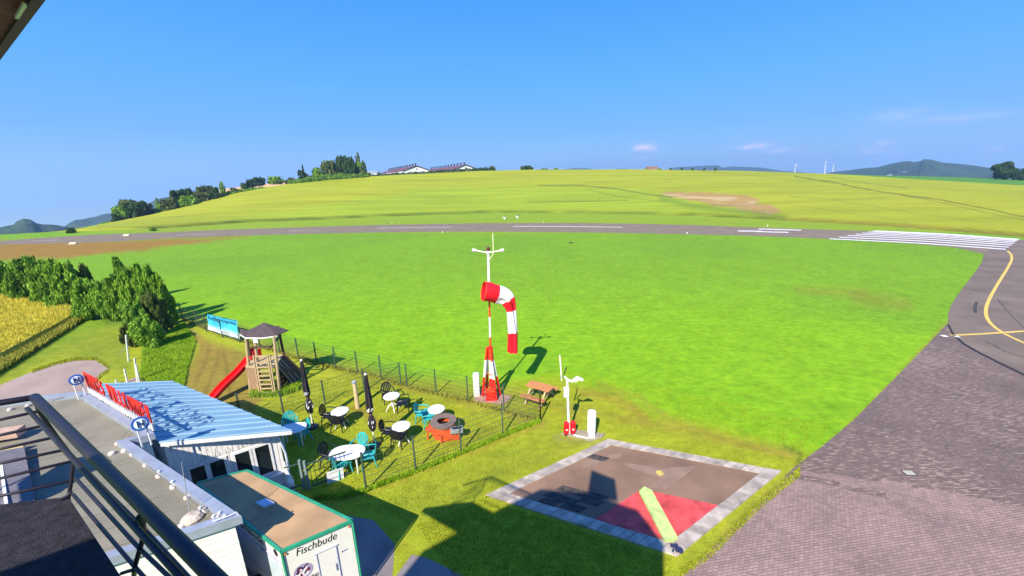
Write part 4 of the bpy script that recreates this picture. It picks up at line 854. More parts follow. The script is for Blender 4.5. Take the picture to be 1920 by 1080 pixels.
# hill crest trees
hill_list = [(196, 417, 402, 18, 'bush'), (207, 415, 388, 28, 'round'), (221, 411, 376, 30, 'round'), (243, 406, 379, 30, 'round'), (262, 401, 384, 24, 'bush'), (283, 397, 373, 15, 'wisp'), (306, 391, 373, 30, 'round'), (324, 386, 358, 30, 'round'), (345, 382, 356, 32, 'round'), (340, 384, 368, 40, 'bush'), (375, 377, 352, 30, 'round'), (386, 374, 350, 28, 'round'), (398, 370, 352, 16, 'bush'), (412, 364, 341, 13, 'wisp'), (434, 362, 353, 22, 'bush'), (462, 358, 338, 25, 'round'), (486, 345, 333, 30, 'bush'), (518, 341, 331, 34, 'bush'),
             (548, 344, 334, 24, 'bush'), (567, 343, 321, 24, 'round'), (569, 338, 311, 14, 'wisp'), (596, 341, 316, 24, 'bush'), (618, 337, 303, 30, 'round'), (640, 334, 297, 34, 'round'), (656, 333, 296, 30, 'round'), (672, 332, 306, 24, 'round'), (675, 330, 287, 15, 'wisp'), (684, 330, 302, 14, 'wisp'), (600, 341, 326, 40, 'bush'), (640, 338, 320, 44, 'bush'), (680, 334, 318, 34, 'bush'), (988, 321, 311, 28, 'bush'), (1020, 321, 316.5, 20, 'bush'), (1042, 321, 317, 10, 'bush'), (923, 322, 312, 16, 'bush')]
num = ['first', 'second', 'third', 'fourth', 'fifth', 'sixth', 'seventh', 'eighth', 'ninth', 'tenth', 'eleventh', 'twelfth', 'thirteenth', 'fourteenth', 'fifteenth', 'sixteenth', 'seventeenth', 'eighteenth', 'nineteenth', 'twentieth', 'twenty-first', 'twenty-second', 'twenty-third', 'twenty-fourth', 'twenty-fifth', 'twenty-sixth', 'twenty-seventh', 'twenty-eighth', 'twenty-ninth', 'thirtieth', 'thirty-first']
sh_ = {'round': 'round dark tree', 'bush': 'low bushy clump', 'wisp': 'thin wispy upright tree'}
for i, (x, yb, yt, w, kd) in enumerate(hill_list):
    a = az_of(x, 330); dist = float(r1f(a))+(3 if yb < 362 else -4); dist += (i % 3)*2.5
    p = hillpt(x, dist)
    if 470 < x < 560: dist = 330; p = D(x, yb+3, dist); 
    mt_ = [LF3, LF1, LF4, LF3][i % 4]; cm = crown(kd, mt_, 1500 if kd != 'wisp' else 420, .15, 20+i % 5)
    if i < 31: lb = '%s on the hill skyline, %s from the left' % (sh_[kd], num[i])
    else: lb = ['wide dark bush alone on the crest behind the field', 'flat green shrub beside the wide bush on the crest', 'tiny shrub right of the bushes on the crest', 'round bush at the right end of the barn hedge'][i-31]
    t = tree_px('hill_tree' if kd != 'bush' else 'hill_bush', lb, 'tree' if kd != 'bush' else 'bush', x, yb, yt, w*1.08, cm, 'trees along the hill skyline', base=p)
    t.location.z -= .4; t.scale.z = max(t.scale.z, 1.5)+.4
def hedge(name, label, pts, leaf, n, m, seed, tops):
    lum = []; g = random.Random(seed)
    P = [hillpt(x, float(r1f(az_of(x, 330)))+d) for x, d in pts]
    for i in range(len(P)-1):
        L_ = np.linalg.norm(P[i+1]-P[i]); k = max(2, int(L_/1.3))
        for j in range(k):
            t = j/k; q = P[i]*(1-t)+P[i+1]*t; h = tops[i]*(1-t)+tops[i+1]*t; h *= g.uniform(.8, 1.12); lum.append((q[0]+g.uniform(-.5, .5), q[1]+g.uniform(-.5, .5), q[2]+h*.45, 1.5, 1.5, h*.55))
    me = cloud_mesh(name, m, lum, n, leaf, seed); o = bpy.data.objects.new(name, me); COL.objects.link(o); return tag(o, label, 'hedge')
hedge('barn_hedge', 'long clipped dark hedge in front of the white barns', [(693, 2), (730, 2), (790, 2), (830, 2), (880, 2), (930, 2)], .33, 9000, LF3, 3, [2.6, 2.6, 2.4, 2.6, 2.6, 2.8])
hedge('slope_scrub', 'pale green scrub strip below the big hill trees', [(545, -2), (590, -2), (640, -2), (690, -2)], .33, 6000, LF2, 4, [2.5, 3.5, 3.5, 2.5])
hedge('slope_hedge', 'low dark hedge strip running along the left hill edge', [(165, 0), (240, 0), (310, 0), (380, 0), (450, 0), (500, 1)], .4, 6000, LF1, 5, [.8, 2.0, 2.4, 2.6, 1.8, 1.2])
for i, (x, yt, w) in enumerate(((1256, 315, 6), (1277, 315, 6), (1297, 315.5, 7), (1319, 315.5, 6), (1340, 314.5, 6))):
    p = hillpt(x, 295); cm = crown('round', LF3, 1500, .16, 20)
    t = tree_px('orchard_tree', '%s of the five tiny trees on the crest right of the farmhouse' % ['first', 'second', 'third', 'fourth', 'fifth'][i], 'tree', x, 322, yt, w, cm, 'tiny trees in a row on the crest', base=p)
for (x, yt, yb, w, lb, kd) in ((1880, 304, 337, 42, 'big round dark tree on the right horizon', 'round'), (1904, 318, 338, 16, 'small tree between the two right horizon trees', 'round'), (1918, 314, 339, 24, 'dark tree cut by the right edge of the picture', 'cone')):
    p = hillpt(x, 440); tree_px('horizon_tree', lb, 'tree', x, yb, yt, w, crown(kd, LF3, 5000, .09, 31), 'dark trees on the right horizon', base=p)
t = tree_px('field_bush', 'lone small bush beside the runway at the left', 'bush', 287, 433, 426.5, 15, crown('bush', LF1, 1500, .16, 21), base=GV(287, 433))
tree_px('field_bush', 'tiny dark bush at the field edge above the runway', 'bush', 135, 434, 427, 16, crown('bush', LF3, 1500, .16, 22), base=GV(135, 437))

# ------------------------------------------------------------------ barns, farmhouse, turbines
BROOF = mat('maroon_fibre_roof', (.14, .06, .07), .8, .15, .5); BWALL = mat('barn_white', (.75, .73, .7), .7, .05, 1); BVENT = mat('barn_vent', (.03, .03, .04), .6)
def barn(label, ridge_a, ridge_b, apx, half, d0, d1, nv):
    A = DV(*ridge_a, d0); B = DV(*ridge_b, d1); ax = (B-A); axh = Vector((ax.x, ax.y, 0)).normalized(); sdn = Vector((axh.y, -axh.x, 0)); 
    if sdn.x < 0: sdn = -sdn
    t = thing('barn', label, 'barn', (A.x, A.y, A.z-9), 'long white gabled barns on the hill')
    W = half; dz = 3.2; el_, er = A-sdn*W-Vector((0, 0, dz)), A+sdn*W-Vector((0, 0, dz)); bl_, br2 = B-sdn*W-Vector((0, 0, dz)), B+sdn*W-Vector((0, 0, dz))
    ov = -axh*.6
    MB().slab(A+ov, B, bl_, el_+ov, -.25).build('roof', BROOF, t); MB().slab(er+ov, br2, B, A+ov, -.25).build('roof', BROOF, t)
    dn = Vector((0, 0, -6)); b = MB(); b.add([A-Vector((0, 0, .3)), el_-Vector((0, 0, .2)), el_+dn, er+dn, er-Vector((0, 0, .2))], [(0, 1, 2, 3, 4)]); b.add([el_-Vector((0, 0, .2)), bl_, bl_+dn, el_+dn], [(0, 1, 2, 3)]); b.add([er-Vector((0, 0, .2)), br2, br2+dn, er+dn], [(0, 1, 2, 3)]); b.build('wall', BWALL, t)
    for i in range(nv):
        p = A.lerp(B, (i+.35)/nv); b = MB(); b.lathe([(.5, -.2), (.5, 1.2), (.7, 1.4), (.55, 1.75)], tuple(p), 8); b.build('ridge_vent', BVENT, t)
    b = MB(); c = A-Vector((0, 0, 2.0))-axh*.05; b.box(c, (.9, .1, .8), rz=math.atan2(sdn.y, sdn.x)); b.build('gable_window', BVENT, t)
barn('white gabled barn with dark ridge vents, left of the two', (781, 311), (728, 320), None, 9.5, 285, 395, 13)
barn('white gabled barn with dark ridge vents, right of the two', (873, 309), (806, 318), None, 9.5, 285, 385, 13)
sl = thing('silo_shed', 'pale low shed between the hill trees and the barns', 'shed', tuple(hillpt(694, 290)))
p = D(694, 325, 290); MB().box((p[0], p[1], p[2]-2), (11, 6, 5)).build('wall', mat('pale_blue_wall', (.5, .52, .6), .7), sl); MB().box((p[0], p[1], p[2]+.7), (12, 7, .4)).build('roof', LGREY, sl)
fh = thing('farmhouse', 'tiny farmhouse with red roof among trees on the crest', 'house', tuple(hillpt(1222, 330)))
p = D(1222, 317.3, 330); b = MB(); w_ = 4.2
b.add([(p[0]-w_, p[1]-3, p[2]), (p[0]+w_, p[1]-3, p[2]), (p[0]+w_, p[1]+3, p[2]), (p[0]-w_, p[1]+3, p[2]), (p[0]-w_, p[1], p[2]+2.0), (p[0]+w_, p[1], p[2]+2.0)], [(0, 1, 5, 4), (2, 3, 4, 5), (0, 4, 3), (1, 2, 5), (3, 2, 1, 0)]); b.build('roof', mat('brick_red_roof', (.2, .1, .07), .8), fh); MB().box((p[0], p[1], p[2]-2.5), (7.8, 5.6, 5)).build('wall', BWALL, fh)
for x, w in ((1235, 16), (1210, 8)): tree_px('hill_bush', 'low green bush %s of the farmhouse' % ('right' if w > 10 else 'left'), 'bush', x, 322, 316.5, w, crown('bush', LF2, 1500, .16, 21), base=hillpt(x, 325))
def turbine(x, yt, yb, label, dist, blades):
    p = D(x, yb, dist); top = D(x, yt+(yb-yt)*.28, dist); H_ = top[2]-p[2]; t = thing('wind_turbine', label, 'wind turbine', tuple(p), 'white wind turbines on the horizon')
    b = MB(); b.tube([tuple(p-np.array([0, 0, 40])), tuple(top)], [1.9*dist/1800, 1.0*dist/1800], 10); b.build('tower', BWALL, t)
    MB().box((top[0], top[1], top[2]+1), (3, 8, 3.5)).build('nacelle', BWALL, t)
    for k in range(3):
        a = blades+k*2.094; e = Vector((math.sin(a), -.05, math.cos(a)))*H_*.22; q = Vector(top)+Vector((0, -5, 1)); b = MB(); b.tube([q, q+e*.3, q+e], [.5, .7, .15], 6); b.build('blade', BWALL, t)
turbine(1491, 304, 329, 'thick white wind turbine tower left of the forested hill', 1700, 0.05); turbine(1548, 299, 321, 'slim wind turbine nearest the forested hill', 2100, .1); turbine(1563, 303, 321, 'smallest wind turbine behind the forested hill slope', 2600, .0)

# ------------------------------------------------------------------ far hills
def far_hill(name, crest, dist, depth, m, seed, amp=1., drop=90, kind='structure'):
    xs = np.linspace(crest[0][0], crest[-1][0], 260); ys = np.interp(xs, [c[0] for c in crest], [c[1] for c in crest]); n = 14; V = []; g = np.random.default_rng(seed)
    jag = np.convolve(g.normal(0, 1, 264), [.25, .5, .25], 'same')[:260]*amp
    vn = vnoise(np.arange(260)[None, :]+np.zeros((n, 1)), np.arange(n)[:, None]*6.+np.zeros((1, 260)), 17., seed)
    for j in range(n):
        t = j/(n-1)
        for i, (x, y) in enumerate(zip(xs, ys)):
            if t <= .75:
                s = t/.75; d_ = dist-depth*(1-s); p = D(x, y, dist); z = p[2]; q = D(x, y, d_); zz = z-drop+drop*(s**.75)+((vn[j, i]-.5)*drop*.3*(1-s)*s*4 if 0 < s < 1 else 0)+(jag[i] if s == 1 else 0)
                V.append((q[0], q[1], zz))
            else:
                s = (t-.75)/.25; q = D(x, y, dist+depth*s); V.append((q[0], q[1], q[2]-(15+drop)*s))
    F = [(j*260+i, j*260+i+1, (j+1)*260+i+1, (j+1)*260+i) for j in range(n-1) for i in range(259)]
    b = MB(); b.add(V, F); o = b.build(name, m, smooth=True); o['kind'] = kind; return o
FOR = mat('conifer_forest', (.012, .03, .014), .95, .3, .05, col2=(.04, .08, .03), detail=8, bump=1, bscale=.12)
MIX = mat('mixed_hill_woods', (.01, .03, .014), .95, .3, .012, col2=(.04, .075, .03), detail=12, bump=1, bscale=.08)
for m_ in (FOR, MIX):
    for n_ in m_.node_tree.nodes:
        if n_.type == 'BUMP': n_.inputs['Distance'].default_value = 9.
far_hill('forest_hill', [(-500, 440), (-100, 428), (0, 421), (24, 415), (28, 409), (42, 403), (56, 405), (66, 412), (80, 415), (100, 416), (125, 419), (160, 421), (260, 424)], 900, 380, FOR, 1, .9, kind='structure')
far_hill('distant_hill', [(40, 446), (85, 430), (118, 420), (127, 415.5), (140, 409), (165, 403), (195, 398), (230, 394), (255, 389), (265, 384), (280, 376), (290, 369), (305, 367), (330, 368), (400, 372), (520, 372)], 1700, 600, MIX, 2, 1.5)
far_hill('distant_hill', [(1000, 326), (1045, 318), (1075, 313.5), (1105, 314.5), (1120, 318), (1145, 317), (1165, 315), (1200, 317), (1245, 319), (1265, 312), (1300, 310), (1330, 308.5), (1348, 309), (1354, 313), (1375, 310), (1400, 311), (1430, 314), (1455, 317), (1500, 320), (1530, 324), (1600, 330)], 3300, 900, MIX, 3, 2.5)
far_hill('wooded_hill', [(1525, 327), (1560, 320), (1590, 317), (1625, 312), (1645, 311), (1665, 306), (1690, 301), (1708, 300), (1712, 302), (1728, 300), (1730, 297), (1745, 297), (1770, 302), (1800, 304), (1830, 307), (1860, 312), (1900, 313), (1960, 315), (2300, 330)], 1900, 900, MIX, 4, 1.6)
b = MB(); p = D(1677, 328, 1350); q = D(1692, 325, 1450)
b.bar(D(1665, 328.6, 1320), D(1688, 326.4, 1400), 5, .8); o = b.build('farm_track', BWALL); o['kind'] = 'structure'
fb2 = thing('farm_building', 'tiny white farm building at the foot of the wooded hill', 'building', tuple(D(1692, 325, 1400))); q = D(1692, 324.5, 1400); MB().box(tuple(q), (6, 6, 3)).build('wall', BWALL, fb2); MB().prism([(q[0]-6, q[1]-6), (q[0]+6, q[1]-6), (q[0]+6, q[1]+6), (q[0]-6, q[1]+6)], q[2]+2, q[2]+3.4).build('roof', GREY, fb2)
# stubble field behind the left skyline bushes
b = MB(); b.add([D(405, 358, 345), D(420, 354, 360), D(540, 339, 360), D(545, 352, 320), D(440, 366, 320), D(400, 368, 320)], [(0, 5, 4, 3, 2, 1)][::1]); o = b.build('stubble_field', mat('stubble', (.5, .32, .16), .95, .1, .5)); o['kind'] = 'structure'

# ------------------------------------------------------------------ near wheat field and tall grass
def blades(name, poly, n, h, w, m, label, cat, seed, z0=0., kind='stuff', lean=.3):
    g = np.random.default_rng(seed); P = np.array([G(*p)[:2] for p in poly]); lo, hi = P.min(0), P.max(0); pts = []
    while len(pts) < n:
        q = g.uniform(lo, hi, (n*3, 2)); sd = poly_sd(q[:, 0], q[:, 1], P); q = q[sd > 0]; pts = q if len(pts) == 0 else np.vstack([pts, q])
    q = pts[:n]; a = g.uniform(0, 2*math.pi, n); hh_ = h*g.uniform(.6, 1.15, n); ln = g.normal(0, lean, (n, 2))*hh_[:, None]
    dx = np.stack([np.cos(a), np.sin(a)], 1)*w*g.uniform(.6, 1.4, n)[:, None]; z = np.full(n, z0)
    V = np.stack([np.c_[q-dx, z], np.c_[q+dx, z], np.c_[q+ln*.5+dx*.8, z+hh_*.6], np.c_[q+ln, z+hh_], np.c_[q+ln*.5-dx*.8, z+hh_*.6]], 1).reshape(-1, 3)
    me = bpy.data.meshes.new(name); me.vertices.add(len(V)); me.vertices.foreach_set('co', V.ravel()); me.loops.add(n*5); me.loops.foreach_set('vertex_index', np.arange(n*5, dtype=np.int32)); me.polygons.add(n)
    me.polygons.foreach_set('loop_start', np.arange(0, n*5, 5, dtype=np.int32)); me.polygons.foreach_set('loop_total', np.full(n, 5, np.int32)); me.update(calc_edges=True); me.materials.append(m)
    o = bpy.data.objects.new(name, me); COL.objects.link(o); o['kind'] = kind; tag(o, label, cat); return o
WH = leaf_mat('wheat_ears', (.36, .34, .03), (.72, .62, .08), .35); GB = leaf_mat('grass_blades', (.16, .3, .01), (.36, .52, .03), .3); DB = leaf_mat('dry_grass_blades', (.16, .17, .02), (.42, .4, .06), .3)
LB = leaf_mat('lawn_blades_light', (.22, .27, .012), (.40, .43, .03), .3)
WP = [(-260, 540), (0, 556), (60, 572), (110, 580), (148, 590), (140, 600), (110, 618), (70, 640), (30, 662), (0, 680), (-80, 720), (-260, 760)]
WS = leaf_mat('wheat_mass', (.34, .24, .03), (.5, .4, .055), 0.)
b = MB(); b.prism([G(*p)[:2] for p in WP], 0.01, .5); o = b.build('wheat_bed', mat('wheat_bed', (.4, .32, .04), .95, .3, .5, .6, 8, col2=(.5, .45, .07))); o['kind'] = 'structure'
blades('wheat', WP, 42000, .42, .03, WH, 'ripe golden wheat standing at the left edge', 'wheat', 1, .36)
blades('tall_grass_bank', [(268, 662), (300, 630), (345, 605), (368, 640), (352, 690), (345, 735), (300, 725), (262, 712)], 26000, .16, .02, GB, 'tall bright green grass on the bank behind the shed', 'grass', 2)
blades('verge_grass', [(-40, 700), (0, 686), (80, 642), (150, 597), (155, 603), (90, 645), (10, 695), (-40, 725)], 5000, .45, .03, DB, 'dark dry grass along the wheat field edge', 'grass', 3)
# lines of rougher grass at the fences
def fence_grass(pts, n, h, m, name, label, seed, wd=3):
    up_ = [(x, y-wd) for x, y in pts]; dn_ = [(x, y+wd) for x, y in pts][::-1]; blades(name, up_+dn_, n, h, .018, m, label, 'grass', seed)
fence_grass([(345, 601), (455, 640), (560, 673), (630, 691), (714, 709), (764, 727), (818, 739), (878, 753), (1013, 791)], 4200, .16, DB, 'fence_grass', 'uncut grass along the far fence line', 4)
fence_grass([(590, 935), (640, 932), (686, 921), (779, 886), (865, 851), (943, 818), (1013, 791)], 5200, .17, GB, 'fence_grass', 'uncut grass along the near fence line', 5)
fence_grass([(470, 742), (490, 740), (527, 740), (560, 728)], 1500, .3, GB, 'weeds', 'green weeds round the foot of the play tower', 6, 5)
fence_grass([(910, 934), (1000, 893), (1140, 824)], 1500, .05, LB, 'fence_grass', 'grass fringe along the slab edge', 7, 2)
fence_grass([(60, 697), (100, 683), (140, 674), (178, 673), (196, 684), (205, 692), (188, 706), (176, 716)], 1400, .1, LB, 'fence_grass', 'ragged grass fringe round the gravel yard', 17, 3)
fence_grass([(1500, 884), (1420, 950), (1330, 1040), (1275, 1075)], 2600, .05, LB, 'fence_grass', 'grass fringe between the slabs and the block paving', 8, 9)
# short blades over the near lawn so that it does not lie flat
blades('lawn_blades', [(560, 960), (500, 800), (560, 720), (700, 690), (900, 740), (1050, 690), (1300, 740), (1560, 800), (1500, 880), (1465, 883), (1140, 822), (905, 928), (780, 985), (640, 940)], 36000, .045, .011, LB, 'short mown grass blades on the near lawn', 'grass', 9)
blades('lawn_blades', [(780, 985), (905, 935), (1265, 1050), (1240, 1120), (880, 1120)], 16000, .045, .01, LB, 'short grass blades in front of the signal pad', 'grass', 10)

# ------------------------------------------------------------------ fences
FH = 1.42
def fence(label, pts, h=FH, posts=None, skip=()):
    P = [GV(x, y) for x, y in pts]; t = thing('wire_fence', label, 'fence', tuple(P[0]), 'green wire mesh fences round the garden')
    for i, p in enumerate(P):
        b = MB(); b.bar(p, p+Vector((0, 0, h+.03)), .055, .055); b.build('post', GREENMETAL, t)
    for i in range(len(P)-1):
        if i in skip: continue
        a, c = P[i], P[i+1]; b = MB(); L_ = (c-a).length
        for k in range(7): z = .08+k*(h-.1)/6; b.bar(a+Vector((0, 0, z)), c+Vector((0, 0, z)), .009, .009)
        nv_ = int(L_/.11)
        for k in range(1, nv_): q = a.lerp(c, k/nv_); b.bar(q+Vector((0, 0, .06)), q+Vector((0, 0, h)), .0042, .0042)
        o = b.build('mesh_panel', GREENMETAL, t); o['kind'] = 'stuff'
    return t
fence('long green wire fence between the garden and the airfield', [(343, 601), (371, 613), (388, 622), (418, 633), (450, 642), (488, 652), (525, 662), (560, 672), (594, 680.5), (630, 690.5), (671, 700), (715, 709), (764, 727), (818, 738.5), (877.5, 752.5), (945, 771), (1013, 790)], 1.3)
fence('near green wire fence from the gate to the corner by the picnic table', [(1013, 790), (943, 817), (865, 850), (780, 885), (687, 920)], 1.48)
fence('low inner wire fence between play tower and beer garden', [(453, 785), (533, 781), (610, 759), (684, 734), (752, 722)], 1.25)
gt = thing('garden_gate', 'dark metal garden gate with a white board hung on its rail', 'gate', tuple(GV(577, 914)))
for (x, y) in ((571, 913), (580, 915)):
    p = GV(x, y+3); b = MB(); b.bar(p, p+Vector((0, 0, 1.15)), .07, .07); b.build('post', mat('grey_green_post', (.18, .23, .22), .5, .1, 6), gt)
p = GV(584, 917); q = GV(655, 892); 
for z in (1.0, .12): b = MB(); b.bar(p+Vector((0, 0, z)), q+Vector((0, 0, z)), .04); b.build('rail', GREENMETAL, gt)
for k in range(9): r_ = p.lerp(q, (k+.5)/9); b = MB(); b.bar(r_+Vector((0, 0, .12)), r_+Vector((0, 0, 1.0)), .015); b.build('bar', GREENMETAL, gt)
p2 = GV(569, 913); q2 = GV(541, 922)
for z in (.95, .1): b = MB(); b.bar(p2+Vector((0, 0, z)), q2+Vector((0, 0, z)), .035); b.build('rail', GREENMETAL, gt)
wb = thing('notice_board', 'white two panel notice board fixed to the garden gate', 'sign', tuple(GV(632, 914)))
n_ = Vector(((q-p).y, -(q-p).x, 0)).normalized(); n_ = n_ if n_.y < 0 else -n_
def gp(x, y): return onplane(x, y, p+n_*.05, n_)
b = MB(); b.slab(gp(614, 911), gp(645.5, 899.5), gp(643.5, 877), gp(612.5, 886.5), .02)
b.build('board', WHITE, wb)
b = MB(); b.bar(gp(613.5, 899)+n_*.015, gp(644.5, 888.5)+n_*.015, .014); b.build('divider', mat('grey_divider', (.25, .28, .36), .6), wb)
for (y0, y1) in ((888.5, 878.8), (910, 901.2)): b = MB(); b.bar(gp(615, y0)+n_*.012, gp(643, y1)+n_*.012, .008); b.build('text_row', mat('grey_divider', (.25, .28, .36), .6), wb)
# banner on the far fence
bn_ = thing('fence_banner', 'blue and white banner with dark handwriting hung on the far fence', 'banner', tuple(GV(420, 634)))
BA = GV(388, 622); BB = GV(452, 642); bd = (BB-BA).normalized(); bnn = Vector((bd.y, -bd.x, 0)); bnn = bnn if bnn.y < 0 else -bnn
BO = BA+bnn*.06
def bp(x, y, o=0.): return onplane(x, y, BO+bnn*o, bnn)
m = bpy.data.materials.new('banner_print'); m.use_nodes = True; nt = m.node_tree; g_ = nt.nodes.new('ShaderNodeNewGeometry'); sx_ = nt.nodes.new('ShaderNodeSeparateXYZ'); nt.links.new(g_.outputs['Position'], sx_.inputs[0])
nn_ = nt.nodes.new('ShaderNodeTexNoise'); nn_.inputs['Scale'].default_value = 2.2; nt.links.new(g_.outputs['Position'], nn_.inputs['Vector']); ma = nt.nodes.new('ShaderNodeMath'); ma.operation = 'MULTIPLY_ADD'; nt.links.new(nn_.outputs[0], ma.inputs[0]); ma.inputs[1].default_value = .5; nt.links.new(sx_.outputs[2], ma.inputs[2])
rp = nt.nodes.new('ShaderNodeValToRGB'); zt_ = bp(420, 603).z; zb_ = bp(420, 628).z; mr = nt.nodes.new('ShaderNodeMapRange'); mr.inputs[1].default_value = zb_; mr.inputs[2].default_value = zt_+.3; nt.links.new(ma.outputs[0], mr.inputs[0]); nt.links.new(mr.outputs[0], rp.inputs[0])
rp.color_ramp.elements[0].position = .3; rp.color_ramp.elements[0].color = (.72, .74, .78, 1); rp.color_ramp.elements[1].position = .6; rp.color_ramp.elements[1].color = (.05, .5, .75, 1); nt.links.new(rp.outputs[0], nt.nodes['Principled BSDF'].inputs['Base Color'])
b = MB(); c4 = [bp(389, 588.5), bp(444, 601.5), bp(449, 636.5), bp(390, 617)]; nn = 8; vs = []
for j in range(nn+1):
    for i in range(nn*2+1):
        u = i/(nn*2); v_ = j/nn; p = (c4[0]*(1-u)+c4[1]*u)*(1-v_)+(c4[3]*(1-u)+c4[2]*u)*v_; p = p+bnn*(.025*math.sin(u*19)+.03*math.sin(v_*7+u*5)); vs.append(p)
b.add(vs, [(j*(nn*2+1)+i, (j+1)*(nn*2+1)+i, (j+1)*(nn*2+1)+i+1, j*(nn*2+1)+i+1) for j in range(nn) for i in range(nn*2)]); b.build('banner_cloth', m, bn_, True)
NAVY = mat('navy_print', (.01, .03, .12), .6)
tb = bp(391, 600, .08); te = bp(444, 612, .08); sz_ = (bp(391, 592, .08)-tb).length
fit_text('lettering', 'Rundflug im Sauerland', NAVY, bn_, tb-Vector((0, 0, .04)), te-tb, (0, 0, 1), (te-tb).length*.97, .42, .002, .2)
tb = bp(404, 620, .08); te = bp(430, 628, .08); fit_text('lettering', 'und Umgebung', mat('grey_print', (.3, .32, .36), .6), bn_, tb, te-tb, (0, 0, 1), (te-tb).length, .2, .002)
b = MB(); 
for k in range(2): b.tube([c4[0]+bnn*.03, c4[1]+bnn*.03] if k == 0 else [c4[3]+bnn*.03, c4[2]+bnn*.03], .02, 5)
b.build('hem', mat('dark_teal_hem', (.01, .08, .09), .6), bn_)

# ------------------------------------------------------------------ garden furniture
def chair_proto(m, label, group):
    t = thing('garden_chair', label, 'chair', (0, 0, 0), group)
    b = MB(); b.slab((-.22, -.21, .41), (.22, -.21, .41), (.24, .23, .44), (-.24, .23, .44), .03); b.build('seat', m, t)
    b = MB(); R = 13
    def bk(a, s): return (math.cos(a)*.24*s, -.23-.13*(max(0, .1+math.sin(a)*.36*s+.2)), .64+math.sin(a)*.25*s)
    vs = [bk(math.pi*2*k/20, 1.) for k in range(20)]+[bk(math.pi*2*k/20, .78) for k in range(20)]
    b.add(vs, [(k, (k+1) % 20, 20+(k+1) % 20, 20+k) for k in range(20)])
    for x in (-.12, -.04, .04, .12): b.slab((x-.028, -.24, .44), (x+.028, -.24, .44), (x+.028, -.335, .84), (x-.028, -.335, .84), .015)
    b.add([(v_[0], v_[1]-.02, v_[2]) for v_ in vs], [(20+k, 20+(k+1) % 20, (k+1) % 20, k) for k in range(20)])
    b.build('backrest', m, t, smooth=False)
    for s_ in (-1, 1):
        b = MB(); b.tube([(s_*.25, .24, .42), (s_*.27, .2, .62), (s_*.285, .0, .645), (s_*.26, -.26, .63)], [.02, .026, .028, .02], 6); b.build('armrest', m, t)
        for yy, ye in ((.2, .25), (-.2, -.27)): b = MB(); b.tube([(s_*.21, yy, .42), (s_*.25, ye, .0)], [.032, .02], 6); b.build('leg', m, t)
    return t
def table_proto():
    t = thing('round_table', 'x', 'table', (0, 0, 0), 'round white garden tables')
    b = MB(); b.lathe([(.355, .69), (.375, .7), (.375, .725), (.365, .732)], n=28); b.build('table_top', WHITE, t)
    b = MB(); b.lathe([(.05, .3), (.04, .5), (.09, .69)], n=10); b.build('column', WHITE, t)
    for k in range(4): a = k*math.pi/2+.5; b = MB(); b.tube([(0, 0, .32), (.18*math.cos(a), .18*math.sin(a), .25), (.33*math.cos(a), .33*math.sin(a), 0)], [.035, .03, .02], 6); b.build('leg', WHITE, t)
    return t
tp_ = table_proto(); TB = []
tl = [((734, 742), 'round white table furthest back by the fence'), ((637, 770.5), 'round white table in front of the wooden post'), ((752, 798.5), 'round white table between the right parasol and the fire pit'), ((818, 766.5), 'round white table behind the orange fire pit')]
for i, (c, lb) in enumerate(tl):
    p = GV(*c, .73); loc = (p.x, p.y, 0); TB.append(Vector(loc))
    if i == 0: tp_.location = loc; tp_['label'] = lb; tp_.scale = (.96, .96, 1)
    else: copy_tree(tp_, loc, i*.4, lb)
def oval(name, c, rx, ry, rz, label):
    p = GV(*c, .73); t = thing(name, label, 'table', (p.x, p.y, 0)); n = 32; vs = []
    for zz, s_ in ((.69, .96), (.7, 1.), (.73, 1.), (.738, .985)):
        for j in range(n):
            a = 2*math.pi*j/n; ca, sa = math.cos(a), math.sin(a); x = rx*s_*math.copysign(abs(ca)**.8, ca); y = ry*s_*math.copysign(abs(sa)**.8, sa); vs.append((p.x+x*math.cos(rz)-y*math.sin(rz), p.y+x*math.sin(rz)+y*math.cos(rz), zz))
    b = MB(); b.add(vs, [(i*n+j, i*n+(j+1) % n, (i+1)*n+(j+1) % n, (i+1)*n+j) for i in range(3) for j in range(n)]+[tuple(range(n))[::-1], tuple(range(3*n, 4*n))]); b.build('table_top', WHITE, t)
    for sx_, sy_ in ((1, 1), (1, -1), (-1, 1), (-1, -1)):
        x, y = rx*.62*sx_, ry*.6*sy_; q = Vector((p.x+x*math.cos(rz)-y*math.sin(rz), p.y+x*math.sin(rz)+y*math.cos(rz), 0)); b = MB(); b.tube([q+Vector((0, 0, .7)), q], [.04, .025], 6); b.build('leg', WHITE, t)
    return Vector((p.x, p.y, 0))
OV = oval('oval_table', (651, 847.5), .62, .42, .05, 'large oval white table half in the shade of the shed'); OV2 = oval('oval_table', (548, 803), .52, .38, .3, 'white table partly hidden behind the shed roof corner')
BC = chair_proto(BLACK, '', 'black plastic garden chairs'); TC = chair_proto(TEAL, '', 'teal plastic garden chairs')
bl_used = [False, False]
def chair(kind, c, tbl, label, da=0.):
    p = GV(*c, .42); a = math.atan2(tbl.y-p.y, tbl.x-p.x)-math.pi/2+da; i = 0 if kind == 'b' else 1; pr = (BC, TC)[i]
    if not bl_used[i]: bl_used[i] = True; pr.location = (p.x, p.y, 0); pr.rotation_euler.z = a; pr['label'] = label
    else: copy_tree(pr, (p.x, p.y, 0), a, label)
chair('b', (727, 738), TB[0], 'black chair behind the furthest round table'); chair('b', (755, 754), TB[0], 'black chair on the right of the furthest round table', .3)
chair('b', (617, 778), TB[1], 'black chair left of the round table by the wooden post', .2); chair('b', (634, 789), TB[1], 'black chair in front of the round table by the wooden post')
chair('b', (729, 807), TB[2], 'black chair left of the table near the right parasol', .2); chair('b', (748, 817), TB[2], 'black chair in front of the table near the right parasol')
